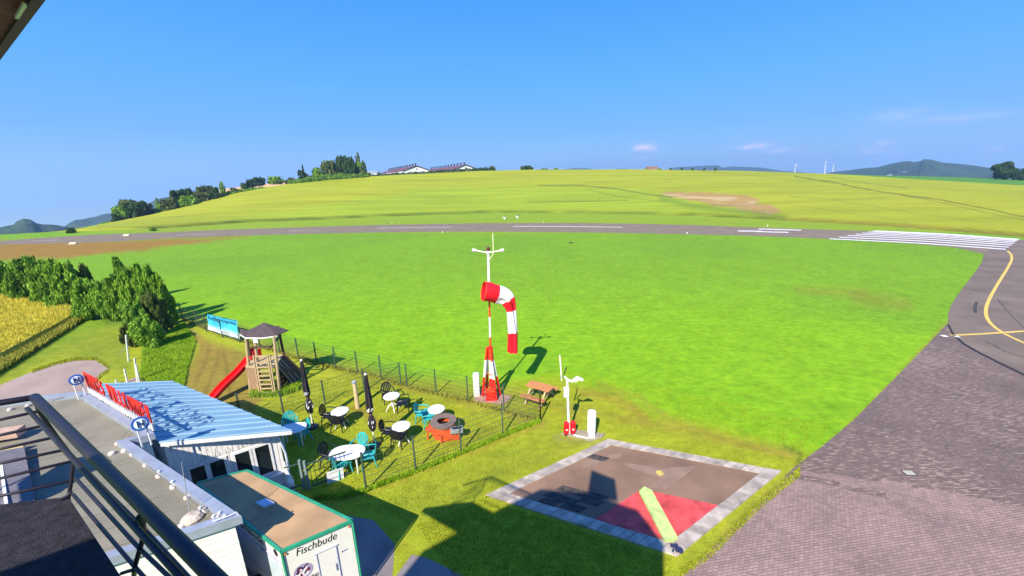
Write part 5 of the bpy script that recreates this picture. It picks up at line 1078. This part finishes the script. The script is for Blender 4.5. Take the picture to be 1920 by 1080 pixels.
chair('t', (792, 774), TB[3], 'teal chair left of the table behind the fire pit', .2); chair('t', (804, 781), TB[3], 'shaded teal chair between that table and the fire pit', .1)
chair('t', (673, 840), OV, 'teal chair behind the oval table'); chair('t', (690, 853), OV, 'teal chair at the right end of the oval table'); chair('t', (640, 869), OV, 'teal chair in front of the oval table'); chair('b', (618, 853), OV, 'dark chair in the shade left of the oval table')
chair('t', (545, 796), OV2, 'teal chair behind the table at the shed corner'); chair('t', (566, 809), OV2, 'teal chair right of the table at the shed corner')
# closed parasols
PB = mat('black_parasol_cloth', (.022, .018, .024), .75, .3, 3, .3, 20)
def parasol(base, top, label, sx_):
    p = GV(*base); H_ = HT(*base, *top); t = thing('closed_parasol', label, 'parasol', tuple(p), 'closed black parasols in the beer garden')
    MB().tube([p, p+Vector((0, 0, H_-.05))], .028, 8).build('pole', CREAM, t)
    b = MB(); prof = [(.02, H_-.02), (.055, H_-.1), (.075, H_*.85), (.105, H_*.7), (.125, H_*.56), (.11, H_*.5), (.05, H_*.46), (.06, H_*.445), (.12, H_*.38), (.15, H_*.33), (.12, H_*.27), (.1, H_*.235)]
    n = 20; vs = []
    for i, (r, z) in enumerate(prof):
        for j in range(n):
            a = 2*math.pi*j/n; f = 1+.22*math.sin(a*6+i*.25)+.08*math.sin(a*3+i)+random.uniform(-.06, .06); vs.append((p.x+r*f*math.cos(a), p.y+r*f*math.sin(a), z+(random.uniform(-.08, .05) if i == len(prof)-1 else 0)))
    b.add(vs, [(i*n+j, (i+1)*n+j, (i+1)*n+(j+1) % n, i*n+(j+1) % n) for i in range(len(prof)-1) for j in range(n)]+[tuple(range(n))]); b.build('canopy', PB, t)
    b = MB(); b.lathe([(.05, H_-.04), (.045, H_+.01), (.01, H_+.03)], (p.x, p.y, 0), 10); b.build('cap', WHITE, t)
    b = MB(); b.lathe([(.066, H_*.44), (.066, H_*.465)], (p.x, p.y, 0), 12); b.build('strap', mat('brown_strap', (.12, .06, .05), .7), t)
    b = MB(); fr_ = Vector((-p.x, -p.y, 0)).normalized(); rt = Vector((0, 0, 1)).cross(fr_)
    for _ in range(9):
        z = random.choice([.5, .53, .4, .36, .3, .27, .33])*H_; r = np.interp(z, [q[1] for q in prof[::-1]], [q[0] for q in prof[::-1]])*1.22; o_ = random.uniform(-.8, .8); c = p+fr_*r*math.sqrt(1-o_*o_*.8)+rt*o_*r+Vector((0, 0, z)); w_ = random.uniform(.015, .04); h_ = random.uniform(.03, .09)
        b.slab(c-rt*w_-Vector((0, 0, h_)), c+rt*w_*.4-Vector((0, 0, h_*.6)), c+rt*w_+Vector((0, 0, h_)), c-rt*w_*.5+Vector((0, 0, h_*.8)), .004)
    b.build('printed_lettering', WHITE, t)['kind'] = 'stuff'
    MB().lathe([(.22, 0), (.22, .05), (.05, .07), (.045, .2)], tuple(p), 16).build('base', BLACK, t)
parasol((587, 801), (573, 673), 'closed black parasol near the shed roof', 1); parasol((703, 836), (689, 700), 'closed black parasol by the oval table', 1)
p = GV(671, 765); t = thing('wooden_post', 'round timber post with grey metal cap in the beer garden', 'post', tuple(p)); H_ = HT(671, 765, 667, 715)
MB().tube([p, p+Vector((.0, 0, H_))], [.1, .09], 10).build('shaft', mat('pale_round_timber', (.55, .4, .22), .85, .2, 9, .4, 50, stretch=(4, 4, 1)), t); MB().lathe([(.11, H_-.06), (.11, H_+.02), (.03, H_+.06)], (p.x, p.y, 0), 12).build('cap', GREY, t)

# fire pit with bench and grill
fp = thing('fire_pit', 'orange timber fire pit seat with round stone ring and steel grill', 'fire pit', tuple(GV(828, 820)))
c = GV(831, 788, .66); RR = .5; ORG = ORANGE
for k in range(8):
    a0, a1 = 2*math.pi*k/8+.2, 2*math.pi*(k+1)/8+.2; q0 = Vector((c.x+RR*.97*math.cos(a0), c.y+RR*.97*math.sin(a0), 0)); q1 = Vector((c.x+RR*.97*math.cos(a1), c.y+RR*.97*math.sin(a1), 0)); b = MB()
    b.slab(q0*1.0+Vector((0, 0, .02)), q1+Vector((0, 0, .02)), q1+Vector((0, 0, .57)), q0+Vector((0, 0, .57)), .035); b.build('side_panel', ORG, fp)
b = MB(); n = 24; vs = []
for (r, z) in ((.25, .6), (.25, .66), (RR+.03, .66), (RR+.03, .58)):
    for j in range(n): a = 2*math.pi*j/n; vs.append((c.x+r*math.cos(a), c.y+r*math.sin(a), z))
b.add(vs, [(i*n+j, i*n+(j+1) % n, ((i+1) % 4)*n+(j+1) % n, ((i+1) % 4)*n+j) for i in range(4) for j in range(n)]); b.build('stone_ring', mat('brown_stone_ring', (.17, .12, .1), .8, .2, 5, .4), fp)
MB().lathe([(.3, .38), (.3, .42)], (c.x, c.y, 0), 20).build('ash_bowl', BLACK, fp)
bz = .38; bench = [GV(797, 805, bz), GV(818, 814.5, bz), GV(864, 811, bz), GV(862, 800, bz), GV(845, 795, bz), GV(806, 795, bz)]
MB().prism(bench, bz-.05, bz).build('bench_top', ORG, fp)
pA = GV(828, 831); pB = GV(860, 824); b = MB(); b.slab(pA+Vector((0, 0, .02)), pB+Vector((0, 0, .02)), pB+Vector((0, 0, bz-.06)), pA+Vector((0, 0, bz-.06)), .04); b.build('front_panel', ORG, fp)
for (x, y) in ((803, 824), (828, 831.5), (860, 825)): q = GV(x, y); b = MB(); b.bar(q, q+Vector((0, 0, bz-.05)), .06); b.build('leg', ORG, fp)
g_ = thing('grill', 'grey steel box grill standing on the orange bench', 'grill', tuple(GV(857, 806, bz)))
q = GV(856, 803, bz+.16); MB().box((q.x, q.y, bz+.09), (.5, .26, .17), rz=.15).build('tray', GREY, g_); b = MB()
b.box((q.x+.02, q.y, bz+.186), (.38, .16, .012), rz=.15); b.build('grate', BLACK, g_)
for sx_ in (-.2, .2): MB().box((q.x+sx_, q.y-.05, bz+.03), (.03, .03, .06)).build('leg', GREY, g_) if False else None

# ------------------------------------------------------------------ play tower
pt = thing('play_tower', 'timber play tower with dark roof, ladder and red slide', 'play tower', tuple(GV(505, 738)))
bases = {'A': (524, 738, 513.5, 631), 'B': (489, 739, 477.5, 635), 'C': (470, 736, 461, 633), 'Dd': (540, 711, 530.5, 622)}
PP = {}
for k, (bx, by, tx, ty) in bases.items():
    p = GV(bx, by); h_ = HT(bx, by, tx, ty)
    if k == 'Dd': h_ = 3.05
    PP[k] = p; b = MB(); top = p+Vector((0, 0, h_)); top = DV(tx, ty, math.hypot(p.x, p.y)) if k != 'Dd' else top
    b.tube([p, p.lerp(top, .5)+Vector((.01, .01, 0)), top], [.075, .068, .065], 9); b.build('corner_post', WOODD if k == 'Dd' else WOOD, pt)
P5 = GV(480, 716); b = MB(); b.tube([P5, P5+Vector((0, 0, 2.9))], .06, 8); b.build('corner_post', WOODD, pt)
ctr = (PP['A']+PP['B']+PP['C']+PP['Dd'])/4
ZE = 3.05
ev = [GV(459.5, 632, ZE-.02), GV(493, 632, ZE-.05), GV(519, 628.5, ZE), GV(541, 618.5, ZE+.05), GV(505, 612, ZE+.1), GV(464, 620, ZE+.05)]; ap = None
cc = sum(ev, Vector())/6; ap = DV(495, 604.5, math.hypot(cc.x, cc.y)); 
RFM = mat('roof_felt_violet_grey', (.07, .05, .055), .9, .15, 5, .3, 40)
for i in range(6):
    a, c_ = ev[i], ev[(i+1) % 6]; b = MB(); b.add([a, c_, ap, a-Vector((0, 0, .04)), c_-Vector((0, 0, .04)), ap-Vector((0, 0, .05))], [(0, 1, 2), (5, 4, 3), (0, 3, 4, 1)]); b.build('roof_panel', RFM, pt)
wg = [GV(449.5, 626, ZE-.05), GV(459.5, 631, ZE-.05), GV(464, 619.5, ZE+.05), GV(450, 616.5, ZE+.12)]; b = MB(); b.slab(*wg, .05); b.build('roof_wing', RFM, pt)
b = MB(); b.bar(wg[0]-Vector((0, 0, .04)), ev[0]-Vector((0, 0, .05)), .03, .06); b.bar(ev[0]-Vector((0, 0, .05)), ev[1]-Vector((0, 0, .05)), .03, .06); b.bar(ev[1]-Vector((0, 0, .05)), ev[2]-Vector((0, 0, .05)), .03, .06); b.build('eave_trim', WHITE, pt)
zp = 1.45; plat = [PP['A'], PP['B'], PP['C'], P5, PP['Dd']]; MB().prism(plat, zp-.06, zp).build('platform', WOOD, pt)
b = MB(); b.bar(PP['B']+Vector((0, 0, 2.55)), PP['A']+Vector((0, 0, 2.55)), .05, .09); b.build('cross_rail', WOODD, pt)
b = MB(); b.bar(PP['A']+Vector((0, 0, 2.5)), PP['Dd']+Vector((0, 0, 2.5)), .05, .09); b.build('cross_rail', WOODD, pt)
b = MB(); b.box(tuple(PP['B'].lerp(PP['A'], .38)+Vector((0, -.1, 2.92))), (.22, .02, .22)); b.build('plaque', WHITE, pt)
# side wall of boards under the slide
dBC = (PP['C']-PP['B']); 
for k in range(6):
    q0 = PP['B'].lerp(PP['C'], k/6+.01); q1 = PP['B'].lerp(PP['C'], (k+1)/6-.01); b = MB(); b.slab(q1+Vector((0, 0, .1)), q0+Vector((0, 0, .1)), q0+Vector((0, 0, zp-.1)), q1+Vector((0, 0, zp-.1)), .03); b.build('wall_board', mat('reddish_board', (.33, .2, .12), .85, .25, 7, .4, stretch=(5, 5, 1)), pt)
# ladder in front
dAB_ = (PP['A']-PP['B']).normalized(); fo = Vector((0, -.12, 0)); la = PP['B'].lerp(PP['A'], .2)+fo*1.6; lb_ = PP['B'].lerp(PP['A'], .82)+fo*1.6
for q, nm in ((la, 0), (lb_, 0), (la-dAB_*.11, 0), (lb_+dAB_*.1, 0)): b = MB(); b.bar(q+Vector((0, 0, .02)), q+Vector((0, .12, 2.15)), .055, .05); b.build('ladder_rail', WOOD, pt)
for k in range(8):
    z = .18+k*.225; f_ = .12*z/2.15; b = MB(); b.bar(la+Vector((0, f_-.02, z)), lb_+Vector((0, f_-.02, z)), .035, .07); b.build('rung', WOOD, pt)
b = MB(); b.bar(la+Vector((0, .1, 2.1)), lb_+Vector((0, .1, 2.1)), .04, .08); b.build('rung', WOOD, pt)
for k in range(7): q = la.lerp(lb_, (k+.5)/7)+Vector((0, .16, 0)); b = MB(); b.bar(q+Vector((0, 0, .3)), q+Vector((0, 0, 1.3)), .03, .02); b.build('back_slat', WOODD, pt)
# dark climbing wall and ramp on the right
r0p = PP['A'].lerp(PP['Dd'], .15)+Vector((0, 0, zp)); r1p = PP['Dd']+Vector((0, 0, zp)); q0 = GV(548, 722); q1 = GV(571, 703)
b = MB(); b.slab(q0, q1, r1p, r0p, .05); b.build('climbing_ramp', WOODD, pt); b = MB(); b.bar(q1+Vector((0, 0, .05)), r1p+Vector((0, 0, .05)), .07, .09); b.build('ramp_beam', WOODR, pt)
for k in range(3): a = q0.lerp(q1, .15+.25*k)+Vector((0, -.1, .05)); c_ = r0p.lerp(r1p, .15+.25*k)+Vector((0, -.1, .05)); b = MB(); b.tube([a, c_], .016, 5); b.build('climbing_rope', mat('pale_rope', (.5, .45, .35), .9), pt)
for k in range(4): b = MB(); a = PP['A'].lerp(PP['Dd'], k/4+.02); c_ = PP['A'].lerp(PP['Dd'], (k+1)/4-.02); b.slab(a+Vector((.03, 0, .05)), c_+Vector((.03, 0, .05)), c_+Vector((.03, 0, zp-.08)), a+Vector((.03, 0, zp-.08)), .03); b.build('wall_board', WOODD, pt)
# slide
s0 = PP['B'].lerp(PP['C'], .5)+Vector((0, 0, zp+.12)); s0 = GV(473, 671, 1.45); s1 = GV(392, 756, .12); b = MB(); d_ = (s1-s0); dh = Vector((d_.x, d_.y, 0)).normalized(); sdv = Vector((dh.y, -dh.x, 0)); n = 14; vs = []
for i in range(n+1):
    t = i/n; p = s0.lerp(s1, t); 
    for (o_, z_) in ((-.24, .2), (-.22, .2), (-.2, .02), (.2, .02), (.22, .2), (.24, .2), (.22, -.02), (-.22, -.02)): vs.append(p+sdv*o_+Vector((0, 0, z_+(.03*math.cos(t*9)))))
b.add(vs, [(i*8+j, i*8+(j+1) % 8, (i+1)*8+(j+1) % 8, (i+1)*8+j) for i in range(n) for j in range(8)]+[tuple(range(8))[::-1], tuple(range(n*8, n*8+8))]); b.build('slide', mat('red_slide_plastic', (.78, .012, .015), .35, .08, 3), pt)
b = MB(); b.slab(s0+sdv*.25-dh*.35+Vector((0, 0, .0)), s0+sdv*.25+dh*.1+Vector((0, 0, .0)), s0+sdv*.25+dh*.1+Vector((0, 0, .42)), s0+sdv*.25-dh*.35+Vector((0, 0, .46)), .03); b.slab(s0-sdv*.25-dh*.35, s0-sdv*.25+dh*.1, s0-sdv*.25+dh*.1+Vector((0, 0, .42)), s0-sdv*.25-dh*.35+Vector((0, 0, .46)), .03); b.build('slide_cheek', MATS['red_slide_plastic'], pt)['kind'] = 'stuff'

# ------------------------------------------------------------------ windsock mast
ws_t = thing('windsock_mast', 'red and white windsock mast on a tripod base with lamps on top', 'windsock', tuple(GV(920, 745)))
B0 = GV(920, 745); dist_m = math.hypot(B0.x, B0.y); depth_m = (B0-Vector(CP)).dot(Vector(FW))
def mp_(x, y, dd=0.): return DV(x, y, dist_m+dd)
px2m = lambda v_, y=600: v_*math.hypot(*(mp_(960, y)-Vector(CP))[:2] if False else (depth_m, 0))/FPX
RB = mat('signal_red', (.78, .018, .012), .5, .1, 4); RO = mat('signal_orange_red', (.75, .06, .015), .5, .1, 4); WB = mat('signal_white', (.8, .77, .72), .5, .06, 4)
def rm(x): # metres per photo pixel at the mast for a row
    return (mp_(930, x)-mp_(920, x)).length/10
feet = [GV(905, 744), GV(938, 742), GV(931, 752), GV(913, 736)]
zt = mp_(921, 652).z
topc = Vector((B0.x, B0.y, zt))
for f in feet:
    dirv = (Vector((f.x, f.y, 0))-Vector((B0.x, B0.y, 0))); tp2 = topc+dirv*.22
    for (a, c_, m) in ((0, .42, RB), (.42, .76, WB), (.76, 1.0, RO)):
        b = MB(); b.tube([Vector(f).lerp(tp2, a), Vector(f).lerp(tp2, c_)], [.065-.012*a, .065-.012*c_], 8); b.build('tripod_leg', m, ws_t)
Jm = DV(915.5, 474, math.hypot(B0.x, B0.y)); cx_ = lambda z: Vector((B0.x+.04, B0.y, 0)).lerp(Jm, z/Jm.z)
b = MB(); b.tube([cx_(0), cx_(zt*.4)], .1, 10); b.build('mast_section', RB, ws_t)
b = MB(); b.tube([cx_(zt*.4), cx_(zt*.78)], .09, 10); b.build('mast_section', WB, ws_t)
MB().tube([cx_(zt*.78), cx_(zt*1.02)], .12, 10).build('mast_section', RB, ws_t)
zz = [mp_(920, y).z for y in (650, 632, 594, 560, 528)]; ztop = mp_(915, 470).z
for i, m in enumerate((RO, WB, RO, RO)): MB().tube([cx_(zz[i]), cx_(zz[i+1])], .045, 8).build('mast_section', m, ws_t)
topP = mp_(915.5, 474); MB().tube([cx_(zz[4]), topP], [.06, .055], 8).build('mast_section', WB, ws_t)
for (z_, r) in ((.85, .22), (.5, .33)):
    b = MB(); pts = [cx_(zt*z_)+Vector((math.cos(a)*r*.5, math.sin(a)*r*.5, 0)) for a in np.linspace(0, 6.28, 9)[:-1]]; b.tube(pts, .02, 5, closed=True); b.build('brace_ring', RO, ws_t)
for i in range(4):
    b = MB(); b.tube([Vector(feet[i]).lerp(topc, .22), Vector(feet[(i+2) % 4]).lerp(topc, .06)], .018, 5); b.build('brace', RB, ws_t)
# lamps
LT = mp_(885, 468.5); RL = mp_(945, 468.5); J = mp_(915.5, 474)
for e, nm in ((LT, 0), (RL, 0)):
    MB().tube([J, J.lerp(e, .75)], .028, 6).build('lamp_arm', WB, ws_t); d_ = (e-J).normalized(); b = MB(); b.tube([J.lerp(e, .72), J.lerp(e, .85), e], [.05, .075, .055], 8); b.build('lamp', mat('lamp_housing', (.62, .62, .64), .4, .1), ws_t)
MB().lathe([(.075, 0), (.085, .04), (.085, .1), (.05, .16), (.0, .18)], tuple(J+Vector((0, 0, .09))), 12).build('beacon', mat('dark_red_beacon', (.09, .01, .01), .3), ws_t)
MB().lathe([(.05, -.1), (.11, 0), (.08, .09)], tuple(J), 10).build('mast_head', WB, ws_t)
a_ = mp_(925, 474); MB().tube([J-Vector((0, 0, .35)), a_-Vector((0, 0, .05)), a_, mp_(924, 437)], [.02, .02, .025, .02], 6).build('antenna_rod', mat('pale_yellow_rod', (.66, .62, .35), .5), ws_t)
# the sock: bands along a hanging path
sp_ = [(907, 546, 18.5, -.25), (915, 547, 18.5, -.2), (923, 549, 18, -.12), (931, 551, 17.6, -.05), (939, 553, 17, 0), (946, 557, 15.6, 0), (951, 563, 13.4, 0), (954, 570, 11, 0), (956.5, 577, 9, 0), (958, 585, 7.8, 0), (959, 600, 8, 0), (960, 612, 8.2, 0), (961, 623, 8.6, 0), (961.5, 641, 9, 0), (962, 660, 9.3, 0)]
sock = thing('windsock', 'red and white striped windsock hanging limp from the mast', 'windsock', tuple(mp_(907, 546)))
n = 30; rings = []; prev = None; cpts = [mp_(x, y, dd) for x, y, r, dd in sp_]; 
K = 4; fine = []; fr = []
for i in range(len(cpts)-1):
    for k in range(K):
        t = k/K; p0_, p1_, p2_, p3_ = cpts[max(i-1, 0)], cpts[i], cpts[i+1], cpts[min(i+2, len(cpts)-1)]
        fine.append(.5*((2*p1_)+(p2_-p0_)*t+(2*p0_-5*p1_+4*p2_-p3_)*t*t+(-p0_+3*p1_-3*p2_+p3_)*t**3)); fr.append(sp_[i][2]*(1-t)+sp_[i+1][2]*t)
fine.append(cpts[-1]); fr.append(sp_[-1][2])
vs = []
for i, p in enumerate(fine):
    t = (fine[min(i+1, len(fine)-1)]-fine[max(i-1, 0)]).normalized(); x = t.cross(Vector((0, 1, .0))); x.normalize(); y = t.cross(x); r = fr[i]*.0232; fold = min(.26, max(0, (i-10)*.022))
    for j in range(n):
        a = 2*math.pi*j/n; f = 1+fold*math.sin(a*5+i*.06)+fold*.5*math.sin(a*3-i*.15+1)+.015*math.sin(a*9+i*.7); vs.append(p+x*math.cos(a)*r*f+y*math.sin(a)*r*f*.9)
def band(i0, i1, m, nm):
    b = MB(); b.add(vs[i0*n:(i1+1)*n], [(i*n+j, i*n+(j+1) % n, (i+1)*n+(j+1) % n, (i+1)*n+j) for i in range(i1-i0) for j in range(n)]); o = b.build(nm, m, sock, True); return o
SR = mat('windsock_red', (.8, .006, .02), .7, .06, 2); SW = mat('windsock_white', (.78, .7, .74), .7, .05, 2)
N_ = len(fine)-1
for (a, c_, m) in ((0, 12, SR), (12, 24, SW), (24, 35, SR), (35, 48, SW), (48, N_, SR)): band(a, c_, m, 'cloth_band')
b = MB(); b.tube([Vector(v_) for v_ in vs[:n]], .022, 6, closed=True); b.build('hoop', RO, sock)
# base slab, boxes
b = MB(); b.prism([GV(888, 752), GV(945, 760), GV(960, 745), GV(905, 733)], 0.003, .05); tag(b.build('concrete_base', mat('red_stained_concrete', (.36, .22, .17), .9, .25, 3, .4)), 'stained concrete slab under the windsock mast', 'slab')
b = MB(); q = GV(922, 748); b.box((q.x-.05, q.y-.12, .27), (.42, .3, .45)); b.build('control_box', RB, ws_t); MB().box((q.x-.05, q.y-.12, .52), (.46, .34, .04)).build('box_lid', RO, ws_t)
rb = thing('ribbed_cabinet', 'pale ribbed louvred cabinet left of the windsock mast', 'cabinet', tuple(GV(894, 745))); q = GV(894, 745); h_ = HT(894, 745, 893, 703)
MB().box((q.x, q.y+.15, h_/2), (.26, .26, h_)).build('body', mat('pale_lilac_grey', (.6, .58, .64), .5, .08), rb)
for k in range(7): MB().box((q.x, q.y+.15, .1+k*(h_-.15)/6.3), (.29, .29, (h_-.15)/7*.78), rz=.0).build('louvre', mat('louvre_white', (.74, .7, .66), .5, .06), rb)

# ------------------------------------------------------------------ weather station, extinguishers, cabinet
wsn = thing('weather_station', 'white weather station mast with sensors and box on a concrete pad', 'weather station', tuple(GV(1067, 815))); q = GV(1067, 814); dq = math.hypot(q.x, q.y)
wp_ = lambda x, y, dd=0.: DV(x, y, dq+dd)
MB().tube([q, wp_(1063.5, 714)], [.05, .045], 8).build('mast', WB, wsn)
MB().tube([wp_(1058, 706), wp_(1064, 712), wp_(1072, 715), wp_(1083, 714)], [.03, .05, .045, .03], 8).build('sensor_arm', WB, wsn)
MB().tube([wp_(1074, 712), wp_(1082, 709), wp_(1093, 713)], [.03, .085, .05], 10).build('sensor_head', WB, wsn)
MB().tube([wp_(1053, 714), wp_(1051.5, 690), wp_(1049.5, 666)], [.02, .03, .022], 8).build('antenna', CREAM, wsn)
MB().tube([wp_(1050, 707), wp_(1060, 707)], .02, 6).build('crossbar', BLACK, wsn); MB().tube([wp_(1057, 703), wp_(1062, 689)], .022, 6).build('vane', BLACK, wsn)
bx = wp_(1061.5, 735, -.05); MB().box(tuple(bx), (.2, .16, .38)).build('junction_box', WHITE, wsn); MB().box((bx.x+.03, bx.y-.085, bx.z-.03), (.03, .005, .06)).build('warning_label', RO, wsn)
MB().prism([GV(1052, 815), GV(1105, 828), GV(1128, 822), GV(1135, 815), GV(1072, 806)], .003, .05).build('concrete_pad', mat('tan_concrete', (.3, .25, .17), .9, .2, 4, .4), wsn)
fe = []
for i, (x, lb) in enumerate(((1062, 'red rounded extinguisher box left of the weather mast foot'), (1074, 'red rounded extinguisher box right of the weather mast foot'))):
    q = GV(x, 815-i*1); t = thing('extinguisher_box', lb, 'extinguisher', tuple(q), 'red extinguisher boxes at the weather mast'); h_ = HT(x, 815, x-1, 791)
    n_ = [(.0, .05), (.09, .06), (.115, .12), (.115, h_-.06), (.08, h_), (.0, h_+.005)]; MB().lathe(n_[1:-1], tuple(q), 12, sx=1.0, sy=.8).build('case', mat('extinguisher_red', (.7, .01, .015), .35, .08, 6), t); MB().box((q.x, q.y-.095, .28), (.07, .01, .06)).build('label_plate', WHITE, t); MB().lathe([(.1, 0), (.1, .06)], tuple(q), 10).build('foot', BLACK, t)
q = GV(1109, 822); h_ = HT(1109, 822, 1107, 771); wc = thing('white_cabinet', 'tall white rounded cabinet on grey base beside the signal pad', 'cabinet', tuple(q))
MB().box((q.x, q.y+.06, .12), (.26, .24, .24)).build('base', LGREY, wc)
b = MB(); b.lathe([(.13, .22), (.165, .24), (.17, .3), (.17, h_-.08), (.15, h_-.02), (.1, h_)], (q.x, q.y+.06, 0), 16, sx=1, sy=.85); b.build('body', WB, wc, True)
for z_ in (.45, .8): MB().box((q.x-.01, q.y-.09, z_), (.02, .012, .02)).build('lock', GREY, wc)
MB().bar(GV(1075, 815.5, .06), GV(1103, 822, .06), .04).build('cable_cover', WB, wsn)
# picnic table
pc = thing('picnic_table', 'orange brown timber picnic table outside the fence corner', 'picnic table', tuple(GV(1015, 750)))
zt_ = .74; t4 = [GV(985, 722, zt_), GV(1028, 735, zt_), GV(1045, 730, zt_), GV(997, 719.5, zt_)]
ax_ = (t4[1]-t4[0]).normalized(); ay_ = Vector((-ax_.y, ax_.x, 0)); LN_ = (t4[1]-t4[0]).length; o0 = t4[0]
W2 = .55
for k in range(5): b = MB(); c_ = o0+ax_*LN_/2+ay_*(W2*(k+.5)/5); b.box((c_.x, c_.y, zt_-.02), (LN_, W2/5-.012, .04), rz=math.atan2(ax_.y, ax_.x)); b.build('top_plank', WOODR, pc)
for s_ in (-.38, W2+.38):
    for k in range(2): b = MB(); c_ = o0+ax_*LN_/2+ay_*(s_+(k-.5)*.13); b.box((c_.x, c_.y, .43), (LN_, .12, .04), rz=math.atan2(ax_.y, ax_.x)); b.build('bench_plank', WOODR, pc)
for e in (.18, .82):
    c_ = o0+ax_*LN_*e; z0v = Vector((0, 0, 1))
    for (a, d_) in (((-.42, 0), (.18, zt_-.05)), ((W2+.42, 0), (W2-.18, zt_-.05))): b = MB(); A1 = c_+ay_*a[0]; A1.z = 0; A2_ = c_+ay_*d_[0]; A2_.z = d_[1]; b.bar(A1, A2_, .09, .045); b.build('leg', WOOD, pc)
    b = MB(); A1 = c_+ay_*-.46; A1.z = .38; A2_ = c_+ay_*(W2+.46); A2_.z = .38; b.bar(A1, A2_, .045, .08); b.build('bearer', WOOD, pc)
# white gate posts in the yard on the left
gpst = thing('yard_gate', 'broken run of white metal gate posts below the thicket', 'gate', tuple(GV(250, 716)))
for (xb, yb, xt, yt) in ((241, 678, 236, 628), (239, 717, 233, 692), (258, 716, 252, 672), (262, 717, 255, 684), (219, 720, 217, 712)):
    q = GV(xb, yb); MB().tube([q, DV(xt, yt, math.hypot(q.x, q.y))], .045, 7).build('post', mat('greenish_white_post', (.6, .62, .5), .6), gpst)
MB().tube([GV(233, 694, .0)+Vector((0, 0, 1.05)), GV(252, 686)+Vector((0, 0, 1.3))], .012, 5).build('chain', GREY, gpst)
# ------------------------------------------------------------------ airfield markers
for i, (x, y, lb) in enumerate(((238, 442, 'yellow white edge marker on the far side of the left runway'), (138, 457.5, 'yellow white edge marker on the near side of the left runway'))):
    q = GV(x, y); t = thing('runway_marker', lb, 'marker', tuple(q), 'low roof shaped markers at the left runway end'); YW = mat('marker_yellow', (.8, .7, .3), .5)
    b = MB(); w_ = .6; b.add([(q.x-w_, q.y-.4, .05), (q.x+w_, q.y-.4, .05), (q.x+w_, q.y+.4, .05), (q.x-w_, q.y+.4, .05), (q.x-w_, q.y, .35), (q.x+w_, q.y, .35)], [(0, 1, 5, 4), (2, 3, 4, 5), (0, 4, 3), (1, 2, 5)]); b.build('marker_body', YW, t); MB().box((q.x, q.y, .035), (1.6, .9, .06)).build('base', CONC, t)
for i, (x, y) in enumerate(((946, 411), (970, 409))):
    q = GV(x, y); t = thing('approach_light_box', ['left', 'right'][i]+' one of two small white boxes with black tops across the runway', 'light box', tuple(q), 'pair of boxes across the runway')
    MB().box((q.x, q.y, .28), (.35, .4, .56)).build('leg', BWALL, t); MB().box((q.x-.1, q.y, .62), (.9, .5, .14)).build('box', BWALL, t); MB().box((q.x+.1, q.y-.02, .8), (.75, .5, .2), rot=Matrix.Rotation(-.25, 3, 'Y')).build('hood', BLACK, t)
for i, (x, y) in enumerate(((1288, 438.5), (1019, 416.6), (735, 418.7), (830, 436.5), (1439, 424.5))):
    q = GV(x, y); t = thing('runway_lamp', ['white lamp on the grass edge left of the runway numbers', 'tiny lamp on the far edge above the centre line', 'tiny lamp on the far edge left of the windsock', 'tiny lamp on the near edge left of the windsock', 'tiny lamp on the far edge near the runway numbers'][i], 'lamp', tuple(q), 'small runway edge lamps')
    MB().lathe([(.06, 0), (.06, .15), (.09, .2), (.08, .3), (.03, .34)], tuple(q), 8).build('body', BWALL, t)
q = GV(1069, 456); b = MB(); b.box((q.x, q.y, .08), (.45, .2, .16)); b.box((q.x+.4, q.y, .06), (.2, .2, .12)); tag(b.build('molehill', mat('dark_soil', (.04, .03, .02), .9)), 'small dark clod lying in the airfield grass', 'clod')
q = GV(1704, 887); t = thing('inspection_cover', 'pale metal inspection cover in the dark paving', 'manhole cover', tuple(q)); MB().box((q.x, q.y, .015), (.3, .2, .02), rz=-.1).build('lid', mat('pale_metal_plate', (.4, .37, .3), .6, .1), t); MB().box((q.x+.0, q.y+.0, .008), (.36, .26, .012), rz=-.1).build('frame', mat('dark_frame', (.05, .045, .045), .8), t)

# ------------------------------------------------------------------ haze
hz = MB(); hz.box((0, 1500, 60), (9000, 7000, 250)); ho = hz.build('haze', None if False else bpy.data.materials.new('haze_air')); ho['kind'] = 'stuff'; ho.display_type = 'WIRE'
hm = ho.data.materials[0]; hm.use_nodes = True; N = hm.node_tree.nodes; N.remove(N['Principled BSDF']); pv = N.new('ShaderNodeVolumePrincipled'); pv.inputs['Color'].default_value = (.42, .66, 1, 1); pv.inputs['Density'].default_value = HAZE; pv.inputs['Anisotropy'].default_value = .2
hm.node_tree.links.new(pv.outputs[0], N['Material Output'].inputs['Volume'])
